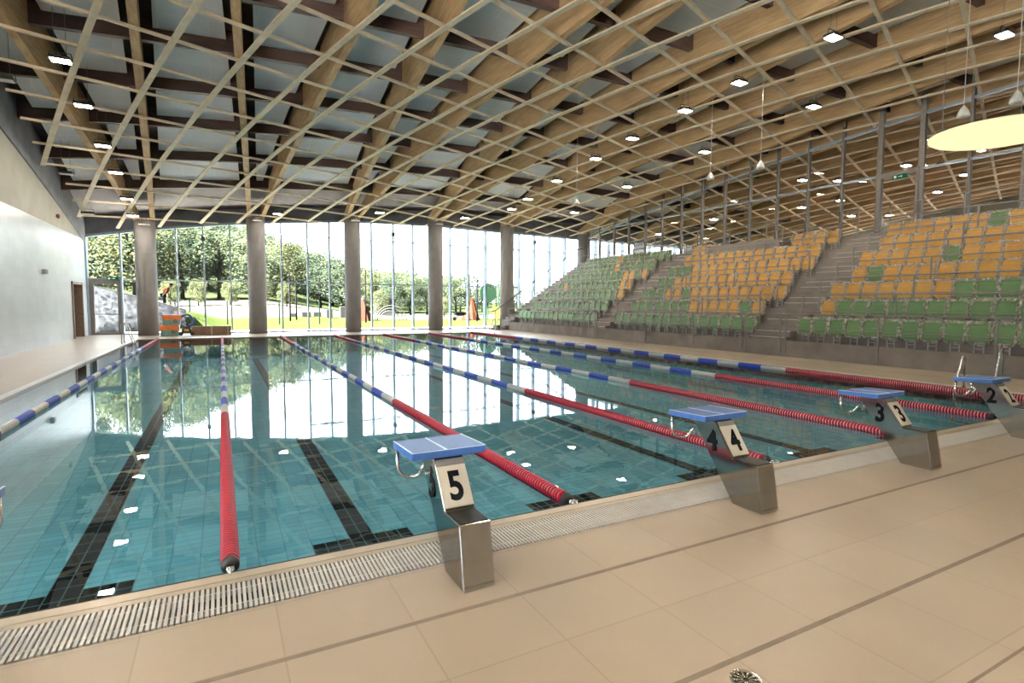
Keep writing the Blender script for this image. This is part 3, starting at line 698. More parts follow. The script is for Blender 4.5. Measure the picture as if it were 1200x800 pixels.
for i, (x, y, z) in enumerate(((-2.35,15.65,7.4),(-2.35,21.97,6.27),(-2.45,26.04,5.4))): floodlight(x, y, z, 'unlit white faced floodlight close to the side wall, %s from the front' % ORD[i], lit=False, group='unlit floodlights near the side wall')
for i, y in enumerate((11.6, 8.9, 6.2, 3.5, .8, -2.0, -4.8)): floodlight(-.9, y, S(-.9,y)-.1, 'lit floodlight, mostly added side wall row above the starting end, %s from the water' % ORD[i], group='floodlights above and behind the starting end')  # all but the first are added out of view to brighten the hall
for i, y in enumerate((-5.4,)): floodlight(17.12, y, S(17,y)-.1, 'added lit poolside floodlight behind the disc lamp near the end wall', group='floodlights above and behind the starting end')  # extra lamp added out of view for more light
for i, y in enumerate((-.5, -4.0)): floodlight(21.05, y, S(21,y)-.1, 'added lit floodlight above the near end of the grandstand, %s one' % ORD[i], group='floodlights above and behind the starting end')  # extra pair added out of view to extend the seat lighting
for k, y in enumerate((-3.2, -6.4)):  # rows added behind the camera to light the near deck
    for i, x in enumerate((2.0, 4.8, 7.6)): floodlight(x, y, S(x,y)-.1, 'added lit deck floodlight, %s from the side wall in the %s deck row' % (ORD[i], ('nearer','farther')[k]), group='floodlights above and behind the starting end')
part_lamps = [(31.5,11.1),(38.6,13.0),(42,17.3),(36.1,10.7),(28.9,14.6),(33.7,17.9),(29.5,25.5),(34.6,16.1),(39.1,18.1),(30.5,21.7),(33,10.3),(30.8,13.9)]
for i, (x, y) in enumerate(part_lamps): floodlight(x, y, S(x,y)-.15, 'lit floodlight in the hall behind the partition, %s counted by depth and side' % ORD[i], group='floodlights behind the glazed partition')

# pendant loudspeakers
for i, (x, y, lab) in enumerate(((18.0,3.08,'white bell shaped pendant hanging beside the glowing disc lamp'),(17.93,2.08,'white bell shaped pendant hanging above the glowing disc lamp'),(17.95,10.57,'white bell shaped pendant hanging before the partition over the middle seats'),(18.1,8.64,'white bell shaped pendant hanging before the partition above the nearer aisle'),(16.6,16.9,'white bell shaped pendant hanging farthest down the pool'))):
    z = 6.05; e = empty('pendant_speaker', (x, y, z)); tag(e, lab, 'pendant speaker', 'bell shaped pendants')
    k = 1.0; b = MB(); b.lathe([(.125*k,0),(.13*k,.03),(.115*k,.10),(.075*k,.19),(.035*k,.24),(.02*k,.26)], 24); b.build('shade', M['lampwhite'], e, smooth=True)
    b = MB(); b.tube([(0,0,.25),(0,0,deckz(x,y)-z-.3)], .010, 6); b.build('cord', M['lampwhite'], e)
# glowing disc lamp
e = empty('disc_lamp', (16.18, 1.68, 5.0)); tag(e, 'large glowing pale yellow disc lamp hanging over the poolside', 'disc lamp')
b = MB(); b.lathe([(0,-.01),(.8,-.008),(1.08,0),(1.13,.03),(1.13,.07)], 64, caps=False); b.build('diffuser', M['disc'], e, smooth=True)
b = MB(); b.lathe([(1.12,.07),(1.08,.09),(.9,.11),(0.02,.12)], 64); b.build('back_shell', M['lampwhite'], e, smooth=True)
for a in (0, 2.1, 4.2):
    b = MB(); b.tube([(.9*math.cos(a),.9*math.sin(a),.15),(.9*math.cos(a),.9*math.sin(a),5.25)], .006, 5); b.build('suspension_wire', M['frame'], e)

# ------------------------------------------------------------------ grandstand
XS = [18.8 + .87*i for i in range(7)]; TZ = [.42 + .56*i for i in range(7)]; RX = [x+.14 for x in XS]
YS0, YS1 = -4.0, 27.75
M['nosing'] = pmat('pale_step_nosing', (.42,.39,.35), .7)
gs = empty('grandstand', (21.5, 12, 0)); tag(gs, 'tiered grey brown concrete grandstand beside the pool', 'grandstand')
def gpart(name, bb, mt): 
    bb.v = [(x-21.5, y-12, z) for x, y, z in bb.v]; return bb.build(name, mt, gs)
b = MB(); b.box(18.2, 18.35, YS0, 26.45, 0, .52); gpart('front_wall', b, M['standwall'])
for i in range(7):
    x0 = 18.35 if i == 0 else RX[i-1]
    b = MB(); b.box(x0, 25.3, YS0, YS1 if i else 26.4, (TZ[i-1] if i else 0), TZ[i]); gpart('tier', b, M['stand'])
b = MB(); b.box(RX[6], 25.3, YS0, YS1, TZ[6], 4.34); gpart('top_landing', b, M['stand'])
b = MB(); b.box(RX[5]+.12, RX[6], 11.75, 15.6, TZ[6], 4.44); gpart('parapet', b, M['standwall'])
for nm, ya, yb in (('a', 7.72, 9.05), ('b', 16.98, 18.15), ('c', 26.55, YS1)):
    b = MB()
    for i in range(1, 8):
        zb = TZ[i-1]
        for k in range(2):
            xa = RX[i-1] - .29*(2-k); b.box(xa, RX[i-1]+.0, ya, yb, zb + .187*k, zb + .187*(k+1)); b.box(xa-.006, xa+.04, ya+.02, yb-.02, zb + .187*(k+1)-.022, zb + .187*(k+1)+.003, 1)
    if nm == 'c':
        for k in range(3): b.box(17.7+.3*k, 19.0, ya, yb, .14*k, .14*(k+1))
    gpart('stair_flight', b, [M['stand'], M['nosing']])
b = MB(); b.box(17.35, 17.75, 26.6, 27.5, 0, .16); b.box(17.55, 17.75, 26.7, 27.4, .16, .32); gpart('bottom_step', b, M['brown'])

# seats ------------------------------------------------------------
def rbox(x0,x1,y0,y1,z0,z1,bulge=0,nseg=6,taper=0):
    """rounded curved slab facing -X"""
    b = MB(); vs = []; fs = []
    return b
def seat_meshes():
    def slab(w, z0, z1, xf, th, curve, cornr, tilt=0, nz_=7, ny_=9, top_in=0):
        b = MB(); vs = []; fs = []
        for lay in (0, 1):
            for i in range(nz_+1):
                t = i/nz_; z = z0+(z1-z0)*t
                # rounded corners by width
                dz = min(z-z0, z1-z); ww = w/2
                if dz < cornr: ww = w/2 - cornr + math.sqrt(max(0, cornr**2-(cornr-dz)**2))
                for j in range(ny_+1):
                    s = -1+2*j/ny_; y = s*ww
                    x = xf + tilt*t + curve*(s*s) + lay*th - (.012*(1-s*s) if lay == 0 else 0)*math.sin(PI*t)
                    vs.append((x, y, z))
        m_ = (nz_+1)*(ny_+1)
        for i in range(nz_):
            for j in range(ny_):
                a = i*(ny_+1)+j; fs.append((a,a+1,a+ny_+2,a+ny_+1)); fs.append((m_+a,m_+a+ny_+1,m_+a+ny_+2,m_+a+1))
        for i in range(nz_):
            for j in (0, ny_): a = i*(ny_+1)+j; fs.append((a,a+ny_+1,m_+a+ny_+1,m_+a))
        for j in range(ny_):
            for i in (0, nz_): a = i*(ny_+1)+j; fs.append((a,a+1,m_+a+1,m_+a))
        b.add(vs, fs); return b
    out = {}
    for c in ('green', 'yellow'):
        out['back_'+c] = slab(.455, .40, .82, .06, .035, -.035, .07, tilt=.05).mesh('backrest', M[c], True)
        out['pan_'+c] = slab(.435, .33, .72, -.045, .07, -.015, .06, tilt=.06).mesh('seat_pan', M[c], True)
    b = slab(.478, .27, .845, -.075, .205, -.02, .03, tilt=.03, nz_=9, ny_=11)
    rnd = random.Random(3)
    b.v = [(x+rnd.uniform(-.008,.008), y*(1+.02*max(0,(z-.7)/.12))*(1-.22*max(0,(.4-z)/.13))+rnd.uniform(-.004,.004), z+rnd.uniform(-.008,.010)+(.018 if (abs(y)>.2 and z>.78) else 0)) for x, y, z in b.v]
    nyc, nzc = 11, 9
    for fi in range(len(b.f)):
        if fi < 2*nyc*nzc:
            q = fi//2; i_, j_ = q//nyc, q % nyc
            if fi % 2 == 0 and (j_ in (0, nyc-1) or i_ in (0, nzc-1)): b.m[fi] = 1
        else: b.m[fi] = 1
    out['cover'] = b.mesh('plastic_cover', [M['plastic'], M['plasticrim']], True)
    b = MB()
    for s in (-1, 1): b.box(.00,.03,s*.095-.012,s*.095+.012,.03,.33)
    b.box(.0,.03,-.095,.095,.03,.055); b.box(.0,.03,-.095,.095,.16,.18); b.box(.03,.135,-.05,.05,.24,.33)
    out['bracket'] = b.mesh('bracket', M['bracket'])
    return out
M['bracket'] = pmat('seat_bracket', (.42,.41,.39), .4, metal=.3)
SM = seat_meshes()
rowname = ['lowest','second','third','fourth','fifth','sixth','top']
Y0s = {3:[7.57,7.39,7.64,7.48,7.75,7.57,7.82], 2:[16.77,16.63,16.9,16.75,17.02,16.84,17.15], 1:[26.17,25.95,26.27,26.14,26.44,26.31,26.58]}
_ = {3:[12,11,9,9,9,8,8], 2:[15,14,15,14,15,14,15], 1:[16,15,16,15,16,15,16]}
pat = {(2,0):'g'*15,(2,1):'gggggggyyyyygy',(2,2):'gggyygyyyyyyyyy',(2,3):'gg'+'y'*12,(2,4):'ggg'+'y'*12,(2,5):'y'*14,(2,6):'yyy'+'-'*8+'yyyy',
 (3,0):'g'*12,(3,1):'y'+'g'*10,(3,2):'yyyyyyyggg',(3,3):'ygyyyyyyyy',(3,4):'yyyyygyyyy',(3,5):'y'*9,(3,6):'yyyyyygyy',
 (1,0):'g'*16,(1,1):'g'*15,(1,2):'g'*15+'y',(1,3):'ggy'+'g'*10+'yy',(1,4):'g'*12+'yygy',(1,5):'g'*8+'y'+'g'*6,(1,6):'g'*7+'y'+'g'*8}
bname = {1:'farthest seat block',2:'middle seat block',3:'nearest seat block'}
for (bk, row), pt in pat.items():
    for k, ch in enumerate(pt):
        if ch == '-': continue
        c = 'green' if ch == 'g' else 'yellow'
        y = Y0s[bk][row] - .25 - .5*k
        if bk == 2: y = Y0s[bk][row] - .25 - .508*k
        if bk == 1: y = Y0s[bk][row] - .25 - .493*k
        e = empty('stadium_seat', (XS[row], y, TZ[row])); e.rotation_euler[2] = random.uniform(-.006,.006)
        part('backrest', SM['back_'+c], e); part('seat_pan', SM['pan_'+c], e); part('bracket', SM['bracket'], e)
        unwrapped = (bk == 1 and row == 0 and k in (1,2)) or (bk == 1 and row == 0 and k == 0)
        if not unwrapped: part('plastic_cover', SM['cover'], e)
        tag(e, '%s %s folding seat, %s from the %s in the %s row of the %s' % ('plastic wrapped' if not unwrapped else 'unwrapped', c, ORD[k], 'facade end' if bk == 1 else 'glass end', rowname[row], bname[bk]) if False else
            '%s %s seat, %s from the facade end, %s row, %s' % ('unwrapped' if unwrapped else 'wrapped', c, ORD[k], rowname[row], bname[bk]), 'seat', 'folding seats of the grandstand')

# railings ---------------------------------------------------------
def railing(x, ya, yb, z0, tops, label, pitch=2.3, postbase=None, r=.018, group='steel railings on the grandstand', posts=None):
    e = empty('railing', (x, (ya+yb)/2, z0)); tag(e, label, 'railing', group); m = (ya+yb)/2
    for i, t in enumerate(tops):
        b = MB(); b.tube([(0,ya-m,t),(0,yb-m,t)], r if i == 0 else r*.75, 8); b.build('top_rail' if i == 0 else 'middle_rail', M['rail'], e)
    if posts is None:
        n = max(1, round((yb-ya)/pitch)); posts = [ya + .02 + (yb-ya-.04)*k/n for k in range(n+1)]
    for y in posts:
        b = MB(); b.box(-.015,.015,y-m-.023,y-m+.023,(postbase if postbase is not None else 0),tops[0]); b.build('post', M['rail'], e)
zf = .0
railing(18.16, -3.5, 7.58, 0, (1.36,.92), 'front railing on the low wall before the nearest seat block', postbase=.12, posts=[7.56,4.81,2.25,-.3,-2.8])
railing(18.16, 7.73, 9.08, 0, (1.36,.92), 'short front gate railing at the nearer aisle', postbase=.12)
railing(18.16, 9.2, 17.42, 0, (1.36,.92), 'front railing on the low wall before the middle seat block', postbase=.12, posts=[9.22,11.4,14.03,17.4])
railing(18.16, 17.52, 18.4, 0, (1.36,.92), 'short front gate railing at the farther aisle', postbase=.12)
railing(18.16, 18.5, 26.4, 0, (1.36,.92), 'front railing on the low wall before the farthest seat block', postbase=.12, posts=[18.52,20.72,23.3,26.38])
spans = {3:(-3.5,7.62), 2:(9.15,16.95), 1:(18.25,26.5)}
for bk, (ya, yb) in spans.items():
    for i in range(1, 7):
        if bk == 2 and i == 6:
            railing(RX[5]+.06, 15.65, yb, TZ[6], (.97,.47), 'short tier railing before the three top seats, %s' % bname[bk]); railing(RX[5]+.06, ya, 11.6, TZ[6], (.97,.47), 'short tier railing before the four top seats, %s' % bname[bk]); continue
        railing(RX[i-1]+.06, ya, yb, TZ[i], (.97,.47), 'tier railing before the %s row of the %s' % (rowname[i], bname[bk]), pitch=2.6)
railing(RX[6]+.1, -3.5, 7.9, 4.34, (1.0,.52), 'top landing railing behind the nearest seat block')
railing(RX[6]+.1, 9.0, 17.1, 4.34, (1.0,.52), 'top landing railing behind the middle seat block')
railing(RX[6]+.1, 18.1, 26.6, 4.34, (1.0,.52), 'top landing railing behind the farthest seat block')
e = empty('handrail', (17.95, 27.6, 0)); tag(e, 'long sloping steel handrail up the facade end stairs', 'handrail')
b = MB(); b.tube([(-.35,0,1.15),(-.1,0,1.2),(6.1,0,5.35),(6.6,0,5.4)], .038, 8); b.build('rail', M['mull'], e)
for k in range(5):
    t = k/4; b = MB(); x = -.1+6.2*t; zt = 1.2+4.15*t; zb = 0 if x < .3 else next((TZ[i] for i in range(6,-1,-1) if 17.95+x > (RX[i-1] if i else 18.2)), 0)
    b.box(x-.015,x+.015,-.015,.015,zb,zt); b.build('post', M['rail'], e)

# ------------------------------------------------------------------ glazed partition above the stand
w2 = empty('window_2', (25.0, 12, 4.34)); tag(w2, 'glazed partition with steel mullions behind the grandstand', 'window', kind='structure')
MY = [27.6,26.33,24.79,23.37,21.85,20.45,18.97,17.5,16.03,14.56,13.09,11.62,10.15,8.71,7.29,5.83,4.4,2.95,1.5,.05,-1.4,-2.85,-4.3,-5.75,-7.2]
for y in MY:
    wd = .09 if y in (8.71,7.29) else .045
    b = MB(); b.box(-.07,.07,y-12-wd,y-12+wd,0,S(25,y)+.45-4.34); b.build('mullion', M['mull'], w2)
def prail(zf_, hh, mt, name):
    b = MB(); yy = [27.6 - k*1.4 for k in range(27)]
    for y0, y1 in zip(yy, yy[1:]):
        z0, z1 = zf_(y0)-4.34, zf_(y1)-4.34
        b.hexa([(-.06,y0-12,z0),(.06,y0-12,z0),(.06,y1-12,z1),(-.06,y1-12,z1),(-.06,y0-12,z0+hh),(.06,y0-12,z0+hh),(.06,y1-12,z1+hh),(-.06,y1-12,z1+hh)])
    b.build(name, mt, w2)
prail(lambda y: S(25,y)-.30, .09, M['fin'], 'head_rail')
prail(lambda y: 6.55, .07, M['fin'], 'transom')
b = MB(); yy = [27.6 - k*1.4 for k in range(27)]
for y0, y1 in zip(yy, yy[1:]):
    b.add([(0,y0-12,0),(0,y1-12,0),(0,y1-12,S(25,y1)-.25-4.34),(0,y0-12,S(25,y0)-.25-4.34)], [(0,1,2,3)])
b.build('glass_pane', M['glass'], w2)
d = empty('door_3', (24.97, 8.0, 4.34)); tag(d, 'tall steel framed doorway in the glazed partition', 'door', kind='structure')
b = MB(); b.box(-.09,.09,-.62,.62,2.12,2.30); b.box(-.09,.09,-.69,-.6,0,2.3); b.box(-.09,.09,.6,.69,0,2.3); b.build('door_frame', M['mull'], d)
b = MB(); b.tube([(-.09,-.5,.9),(-.14,-.5,.9),(-.14,-.5,1.2),(-.09,-.5,1.2)], .012, 6); b.build('door_handle', M['chrome'], d)
exit_sign((24.9, 7.95, 6.42), PI/2*-1, 'green exit sign over the partition doorway')
# hall behind the partition
b = MB(); b.box(25.3, XR, YN, 27.9, 4.1, 4.34); tag(b.build('floor.001', M['floor']), 'upper hall floor behind the glazed partition', 'floor', kind='structure')

# ------------------------------------------------------------------ things by the facade
def crate(x, y, z, w, h, label, flip=1):
    e = empty('storage_crate', (x, y, z)); tag(e, label, 'crate', 'orange and teal crates')
    b = MB(); b.box(-w/2,w/2,-.2,.2,h*.52,h); b.build('orange_top', M['orange'], e, bevel=.01)
    b = MB(); b.box(-w/2+.02,w/2-.02,-.19,.19,0,h*.52); b.build('teal_base', M['teal'], e, bevel=.01)
    b = MB(); b.lathe([(.11,-.0),(.11,.02)], 16, (w*.2,-.21,h*.36), 'y'); b.build('hand_hole', M['brown'], e)
crate(.28, 27.45, ZD, .78, .52, 'lower orange and teal crate standing beside the column')
crate(.38, 27.45, ZD+.52, .78, .48, 'upper orange and teal crate of the stack')
e = empty('hose_reel', (.98, 27.4, ZD)); tag(e, 'blue hose reel wheel on a small black trolley', 'hose reel')
b = MB(); b.tube([(.27*math.cos(a),0,.72+.30*math.sin(a)) for a in [i*PI/16 for i in range(33)]], .05, 10, caps=False); b.build('reel_ring', M['reelblue'], e, smooth=True)
b = MB(); 
for a in range(4): b.tube([(0,0,.72),(.26*math.cos(a*PI/2+.4),0,.72+.29*math.sin(a*PI/2+.4))], .022, 6)
b.lathe([(.07,-.05),(.07,.05)], 12, (0,0,.72), 'y'); b.build('spokes', M['black'], e)
b = MB(); b.hexa([(-.25,-.18,.1),(.25,-.18,.1),(.25,.18,.1),(-.25,.18,.1),(-.15,-.1,.42),(.15,-.1,.42),(.15,.1,.42),(-.15,.1,.42)]); b.build('trolley_body', M['black'], e)
b = MB(); b.box(-.1,.1,-.19,-.17,.22,.32); b.build('yellow_panel', M['yellow'], e)
for s in (-1, 1):
    b = MB(); b.lathe([(.1,-.03),(.1,.03)], 16, (s*.24,-.16,.1), 'y'); b.build('wheel', M['black'], e)
e = empty('cardboard_box', (2.05, 27.5, ZD)); tag(e, 'long low brown box lying by the glass facade', 'box')
b = MB(); b.box(-.86,.86,-.2,.2,0,.44); b.build('carton', M['cardboard'], e, bevel=.01)
b = MB(); b.box(-.02,.02,-.203,.203,0,.443); b.box(.70,.73,-.203,.203,0,.443); b.build('strap', M['plate'], e)
e = empty('floor_drain', (4.46, -2.09, ZD)); tag(e, 'round metal floor drain in the beige deck tiles', 'floor drain')
b = MB(); b.lathe([(.068,0),(.068,.004),(.058,.005),(.056,.002)], 28, caps=False); b.build('rim', M['chrome'], e)
b = MB(); b.lathe([(.056,.001),(0.001,.0015)], 28, caps=False); b.build('bowl', M['black'], e)
b = MB()
for a in range(12):
    t = a*PI/6; c_, s_ = math.cos(t), math.sin(t); b.box(0,0,0,0,0,0) if False else None
    b.hexa([(c_*.012+s_*.003,s_*.012-c_*.003,.001),(c_*.056+s_*.007,s_*.056-c_*.007,.001),(c_*.056-s_*.007,s_*.056+c_*.007,.001),(c_*.012-s_*.003,s_*.012+c_*.003,.001),
            (c_*.012+s_*.003,s_*.012-c_*.003,.0045),(c_*.056+s_*.007,s_*.056-c_*.007,.0045),(c_*.056-s_*.007,s_*.056+c_*.007,.0045),(c_*.012-s_*.003,s_*.012+c_*.003,.0045)])
b.build('grille', M['chrome'], e)

# ------------------------------------------------------------------ outdoors
def sm(a, b_, t): t = min(1, max(0, (t-a)/(b_-a))); return t*t*(3-2*t)
def GZ(X, Y):
    base = -.12 + .12*0
    z = base
    z += 1.35*sm(33.8, 35.4, Y)*sm(3.2, -.6, X)*sm(70, 40, Y)
    z += (2.2)*sm(45, 88, Y)*sm(24, 6, X)
    z += 16*sm(84, 150, Y)*sm(34, -4, X) + 2*sm(80, 150, Y)
    return z
b = MB(); gxs = [-60 + i*4 for i in range(12)] + [-12 + i*1.0 for i in range(24)] + [12 + i*4 for i in range(36)]
gys = [29.7 + i*.8 for i in range(14)] + [41 + i*4 for i in range(34)]
vs = [(x, y, GZ(x, y)) for x in gxs for y in gys]; m_ = len(gys)
fs = [(i*m_+j, (i+1)*m_+j, (i+1)*m_+j+1, i*m_+j+1) for i in range(len(gxs)-1) for j in range(m_-1)]
b.add(vs, fs); tag(b.build('ground', M['ground'], smooth=True), 'bright lawn and pale slope outside the glass facade', 'ground', kind='structure')
b = MB(); b.box(-12, 60, 29.72, 32.6, -.3, -.02); tag(b.build('paving', M['paving']), 'pale paving strip just outside the glass facade', 'paving', kind='structure')
# gabion wall
b = MB(); pts = [(-9,32.6,3.2),(-3.4,33.2,2.42),(-1.1,33.9,1.72),(.6,34.4,1.15)]
for (x0,y0,z0),(x1,y1,z1) in zip(pts, pts[1:]):
    b.hexa([(x0,y0,-.2),(x1,y1,-.2),(x1,y1+.8,-.2),(x0,y0+.8,-.2),(x0,y0,z0),(x1,y1,z1),(x1,y1+.8,z1),(x0,y0+.8,z0)])
o = b.build('gabion_wall', M['gabion']); tag(o, 'grey stone filled retaining wall outside the garden door', 'stone wall')
b = MB()
for (x0,y0,z0),(x1,y1,z1) in zip(pts, pts[1:]):
    b.hexa([(x0,y0-.03,z0),(x1,y1-.03,z1),(x1,y1+.85,z1),(x0,y0+.85,z0),(x0,y0-.03,z0+.06),(x1,y1-.03,z1+.06),(x1,y1+.85,z1+.06),(x0,y0+.85,z0+.06)])
b.build('coping', M['ostone'], o)
# person in orange
pe = empty('person', (-.55, 35.6, GZ(-.55,35.6)-.02)); tag(pe, 'person in an orange vest bending forward outside behind the crates', 'person')
def skin_fig(name, pts, edges, rad, mt, parent, sub=1):
    me = bpy.data.meshes.new(name); me.from_pydata(pts, edges, []); me.materials.append(mt)
    o = bpy.data.objects.new(name, me); COL.objects.link(o); o.parent = parent
    md = o.modifiers.new('skin', 'SKIN'); sv = me.skin_vertices[0].data if me.skin_vertices else None
    if sv is None:
        bm = bmesh.new(); bm.from_mesh(me); bm.verts.layers.skin.verify(); bm.to_mesh(me); bm.free(); sv = me.skin_vertices[0].data
    for v, r_ in zip(sv, rad): v.radius = (r_, r_) if not isinstance(r_, tuple) else r_
    sv[0].use_root = True
    s2 = o.modifiers.new('sub', 'SUBSURF'); s2.levels = sub; s2.render_levels = sub
    for p in me.polygons: p.use_smooth = True
    return o

body = skin_fig('body', [(0,0,.92),(.08,0,1.08),(.22,0,1.25),(.30,0,1.36),(.37,0,1.44),(.42,0,1.50),
   (-.02,.10,.86),(.06,.11,.48),(-.02,.11,.08),(.10,.11,.03),(-.02,-.10,.86),(.02,-.11,.48),(-.08,-.11,.08),(.04,-.11,.03),
   (.24,.19,1.26),(.20,.25,1.0),(.26,.20,.78),(.28,.19,.70),(.24,-.19,1.26),(.14,-.25,1.02),(.02,-.22,.86),(-.04,-.20,.80)],
   [(0,1),(1,2),(2,3),(3,4),(4,5),(0,6),(6,7),(7,8),(8,9),(0,10),(10,11),(11,12),(12,13),(2,14),(14,15),(15,16),(16,17),(2,18),(18,19),(19,20),(20,21)],
   [.14,.14,.15,.07,.085,.09,.085,.062,.045,.04,.085,.062,.045,.04,.06,.045,.036,.03,.06,.045,.036,.03], M['skin'], pe, 2)
skin_fig('vest', [(.02,0,.96),(.08,0,1.08),(.20,0,1.23),(.27,0,1.32),(.23,.18,1.25),(.23,-.18,1.25)], [(0,1),(1,2),(2,3),(2,4),(2,5)], [.165,.165,.18,.10,.09,.09], M['vest'], pe, 2)
skin_fig('trousers', [(0,0,.90),(-.02,.10,.84),(.06,.11,.48),(-.02,.11,.10),(-.02,-.10,.84),(.02,-.11,.48),(-.08,-.11,.10)], [(0,1),(1,2),(2,3),(0,4),(4,5),(5,6)], [.15,.10,.078,.062,.10,.078,.062], M['trousers'], pe, 2)
b = MB(); b.lathe([(.0,.05),(.09,.0),(.105,-.04),(.10,-.09),(.06,-.10)], 16, (.40,0,1.545), caps=False); b.build('hair', M['hair'], pe, smooth=True)

# fence posts, tall poles
fx = [(.42,44,1.89),(1.42,44,1.8),(2.91,44,1.7),(-.51,44,1.78),(6.61,44,1.82),(9.68,44,1.85)]
fl_ = ['nearest the first concrete column','second beyond the hose reel','third, left of the second column','thin one beside the first column','just past the second concrete column','halfway between second and third columns']
fl_[2] = 'third, before the second concrete column'
for i, (x, y, z) in enumerate(fx):
    b = MB(); b.box(-.05,.05,-.05,.05,-.1,z-GZ(x,y)); b.box(-.06,.06,-.06,.06,z-GZ(x,y),z-GZ(x,y)+.02)
    o = b.build('fence_post', M['oteal']); o.location = (x, y, GZ(x,y)); tag(o, 'green grey fence post on the lawn, ' + fl_[i], 'fence post', 'fence posts on the lawn')
px = [(8.05,50,4.3,'taller of the two dark poles beyond the second column'),(8.75,51.5,4.15,'shorter of the two dark poles beyond the second column'),(13.96,46,4.6,'dark slim pole outside just past the third column'),(24.88,46,4.79,'tall dark slim pole outside before the fifth column'),(23.95,46,4.2,'shorter dark pole outside before the fifth column')]
for x, y, z, lab in px:
    b = MB(); b.lathe([(.075,-.2),(.07,z*.5),(.055,z-GZ(x,y)-.1),(.06,z-GZ(x,y)),(.02,z-GZ(x,y)+.03)], 10); o = b.build('garden_pole', M['odark'], smooth=True); o.location = (x, y, GZ(x,y)); tag(o, lab, 'pole', 'tall dark poles in the garden')
# water playground
def sheet(name, pts, th, mt, parent):
    b = MB(); n = len(pts); vs = [Vector(p) for p in pts]; nn_ = (vs[1]-vs[0]).cross(vs[2]-vs[0]).normalized()*th
    b.add(vs + [v+nn_ for v in vs], [tuple(range(n-1,-1,-1)), tuple(range(n,2*n))] + [(i,(i+1)%n,n+(i+1)%n,n+i) for i in range(n)]); return b.build(name, mt, parent)
e = empty('play_slide', (14.6, 50, GZ(14.6,50))); tag(e, 'salmon and white play tent outside by the third column', 'play tent')
b = MB(); b.lathe([(1.0,0),(.12,2.1)], 5, (0,0,0)); b.build('cone', M['opink'], e); b = MB(); b.lathe([(.14,2.05),(.0,2.4)], 5, (0,0,0), caps=False); b.build('tip', M['owhite'], e)
e = empty('play_cone', (26.0, 50, GZ(26,50))); tag(e, 'salmon coloured play cone outside before the fifth column', 'play cone')
b = MB(); b.lathe([(1.0,0),(.75,.8),(.15,2.3)], 7, (0,0,0)); b.build('cone', M['opink'], e)
for a in range(5):
    t = a*1.256; b = MB(); b.tube([(1.0*math.cos(t),1.0*math.sin(t),0),(.2*math.cos(t),.2*math.sin(t),2.3)], .05, 6); b.build('rib', M['oorange'], e)
e = empty('spray_arch', (17.2, 50, GZ(17,50))); tag(e, 'white curved spray arches outside between third and fourth columns', 'spray arch')
for k in range(3):
    b = MB(); R_ = 1.0+.28*k; b.tube([(R_*math.cos(a)+.2*k, .4*k, R_*.95*math.sin(a)) for a in [PI*i/18 for i in range(19)]], .05, 8); b.build('arch_tube', M['owhite'], e, smooth=True)
e = empty('play_tower', (28.6, 50, GZ(28,50))); tag(e, 'green and white play tower outside before the fifth column', 'play tower')
for s in (-1,1):
    for t in (-1,1): b = MB(); b.tube([(s*.9,t*.5,0),(s*.9,t*.5,3.9)], .08, 8); b.build('tower_post', M['ogreen'], e)
b = MB(); b.box(-1,1,-.6,.6,1.3,1.42); b.build('deck', M['ogrey'], e)
b = MB(); b.lathe([(1.0,-.06),(1.0,.06)], 20, (-.9,-.62,2.9), 'y'); b.build('round_panel', M['ogreen'], e)
b = MB(); b.lathe([(.9,-.06),(.9,.06)], 20, (1.3,-.62,3.0), 'y'); b.build('round_panel', M['olime'], e)
b = MB(); b.hexa([(-.4,-1.6,.05),(.5,-1.6,.05),(.5,-1.4,.05),(-.4,-1.4,.05),(-.4,-.6,1.45),(.5,-.6,1.45),(.5,-.4,1.45),(-.4,-.4,1.45)]); b.build('slide', M['oyellow'], e)
e = empty('wheelbarrow', (24.3, 49, GZ(24.3,49))); tag(e, 'small grey wheelbarrow on the bright ground before the play cone', 'wheelbarrow')
b = MB(); b.hexa([(-.45,-.25,.5),(.35,-.25,.5),(.35,.25,.5),(-.45,.25,.5),(-.65,-.38,.85),(.65,-.38,.85),(.65,.38,.85),(-.65,.38,.85)]); b.build('tray', M['ogrey'], e)
b = MB(); b.lathe([(.2,-.05),(.2,.05)], 16, (-.6,0,.2), 'y'); b.build('wheel', M['odark'], e)
for s in (-1,1): b = MB(); b.tube([(-.6,0,.2),(0,s*.25,.5),(1.1,s*.3,.75)], .03, 6); b.build('handle', M['odark'], e); b = MB(); b.tube([(.3,s*.25,.5),(.4,s*.25,0)], .03, 6); b.build('leg', M['odark'], e)
for i, (x, y, w_, h_) in enumerate(((10.2,56,.9,.55),(11.4,57,.8,.5),(12.3,55,.6,.9),(14.0,56,.9,1.2),(9.0,56,.6,.4))):
    b = MB(); b.box(-w_/2,w_/2,-.3,.3,0,h_); o = b.build('stone_block', M['ostone'], bevel=.04); o.location = (x,y,GZ(x,y)-.03)
    tag(o, 'pale stone block beyond the second column, ' + ['low one in the middle of the group','right beside the low middle one','narrow upright one','tallest of them','smallest and leftmost'][i].replace('leftmost','nearest that column').replace('right beside','beside'), 'stone block', 'pale blocks on the lawn')
e = empty('site_hut', (22.0, 70, GZ(22,70))); tag(e, 'small white hut in front of the trees beyond the fourth column', 'hut')
b = MB(); b.box(-1.2,1.2,-1,1,0,2.0); b.build('wall_panel', M['owhite'], e); b = MB(); b.prism([(-1.4,2.0),(1.4,2.0),(0,2.6)], -1.2, 1.2, 'y'); b.build('roof', M['ogrey'], e); b = MB(); b.box(-.5,.5,-1.03,-.98,.9,1.6); b.build('window', M['odark'], e)

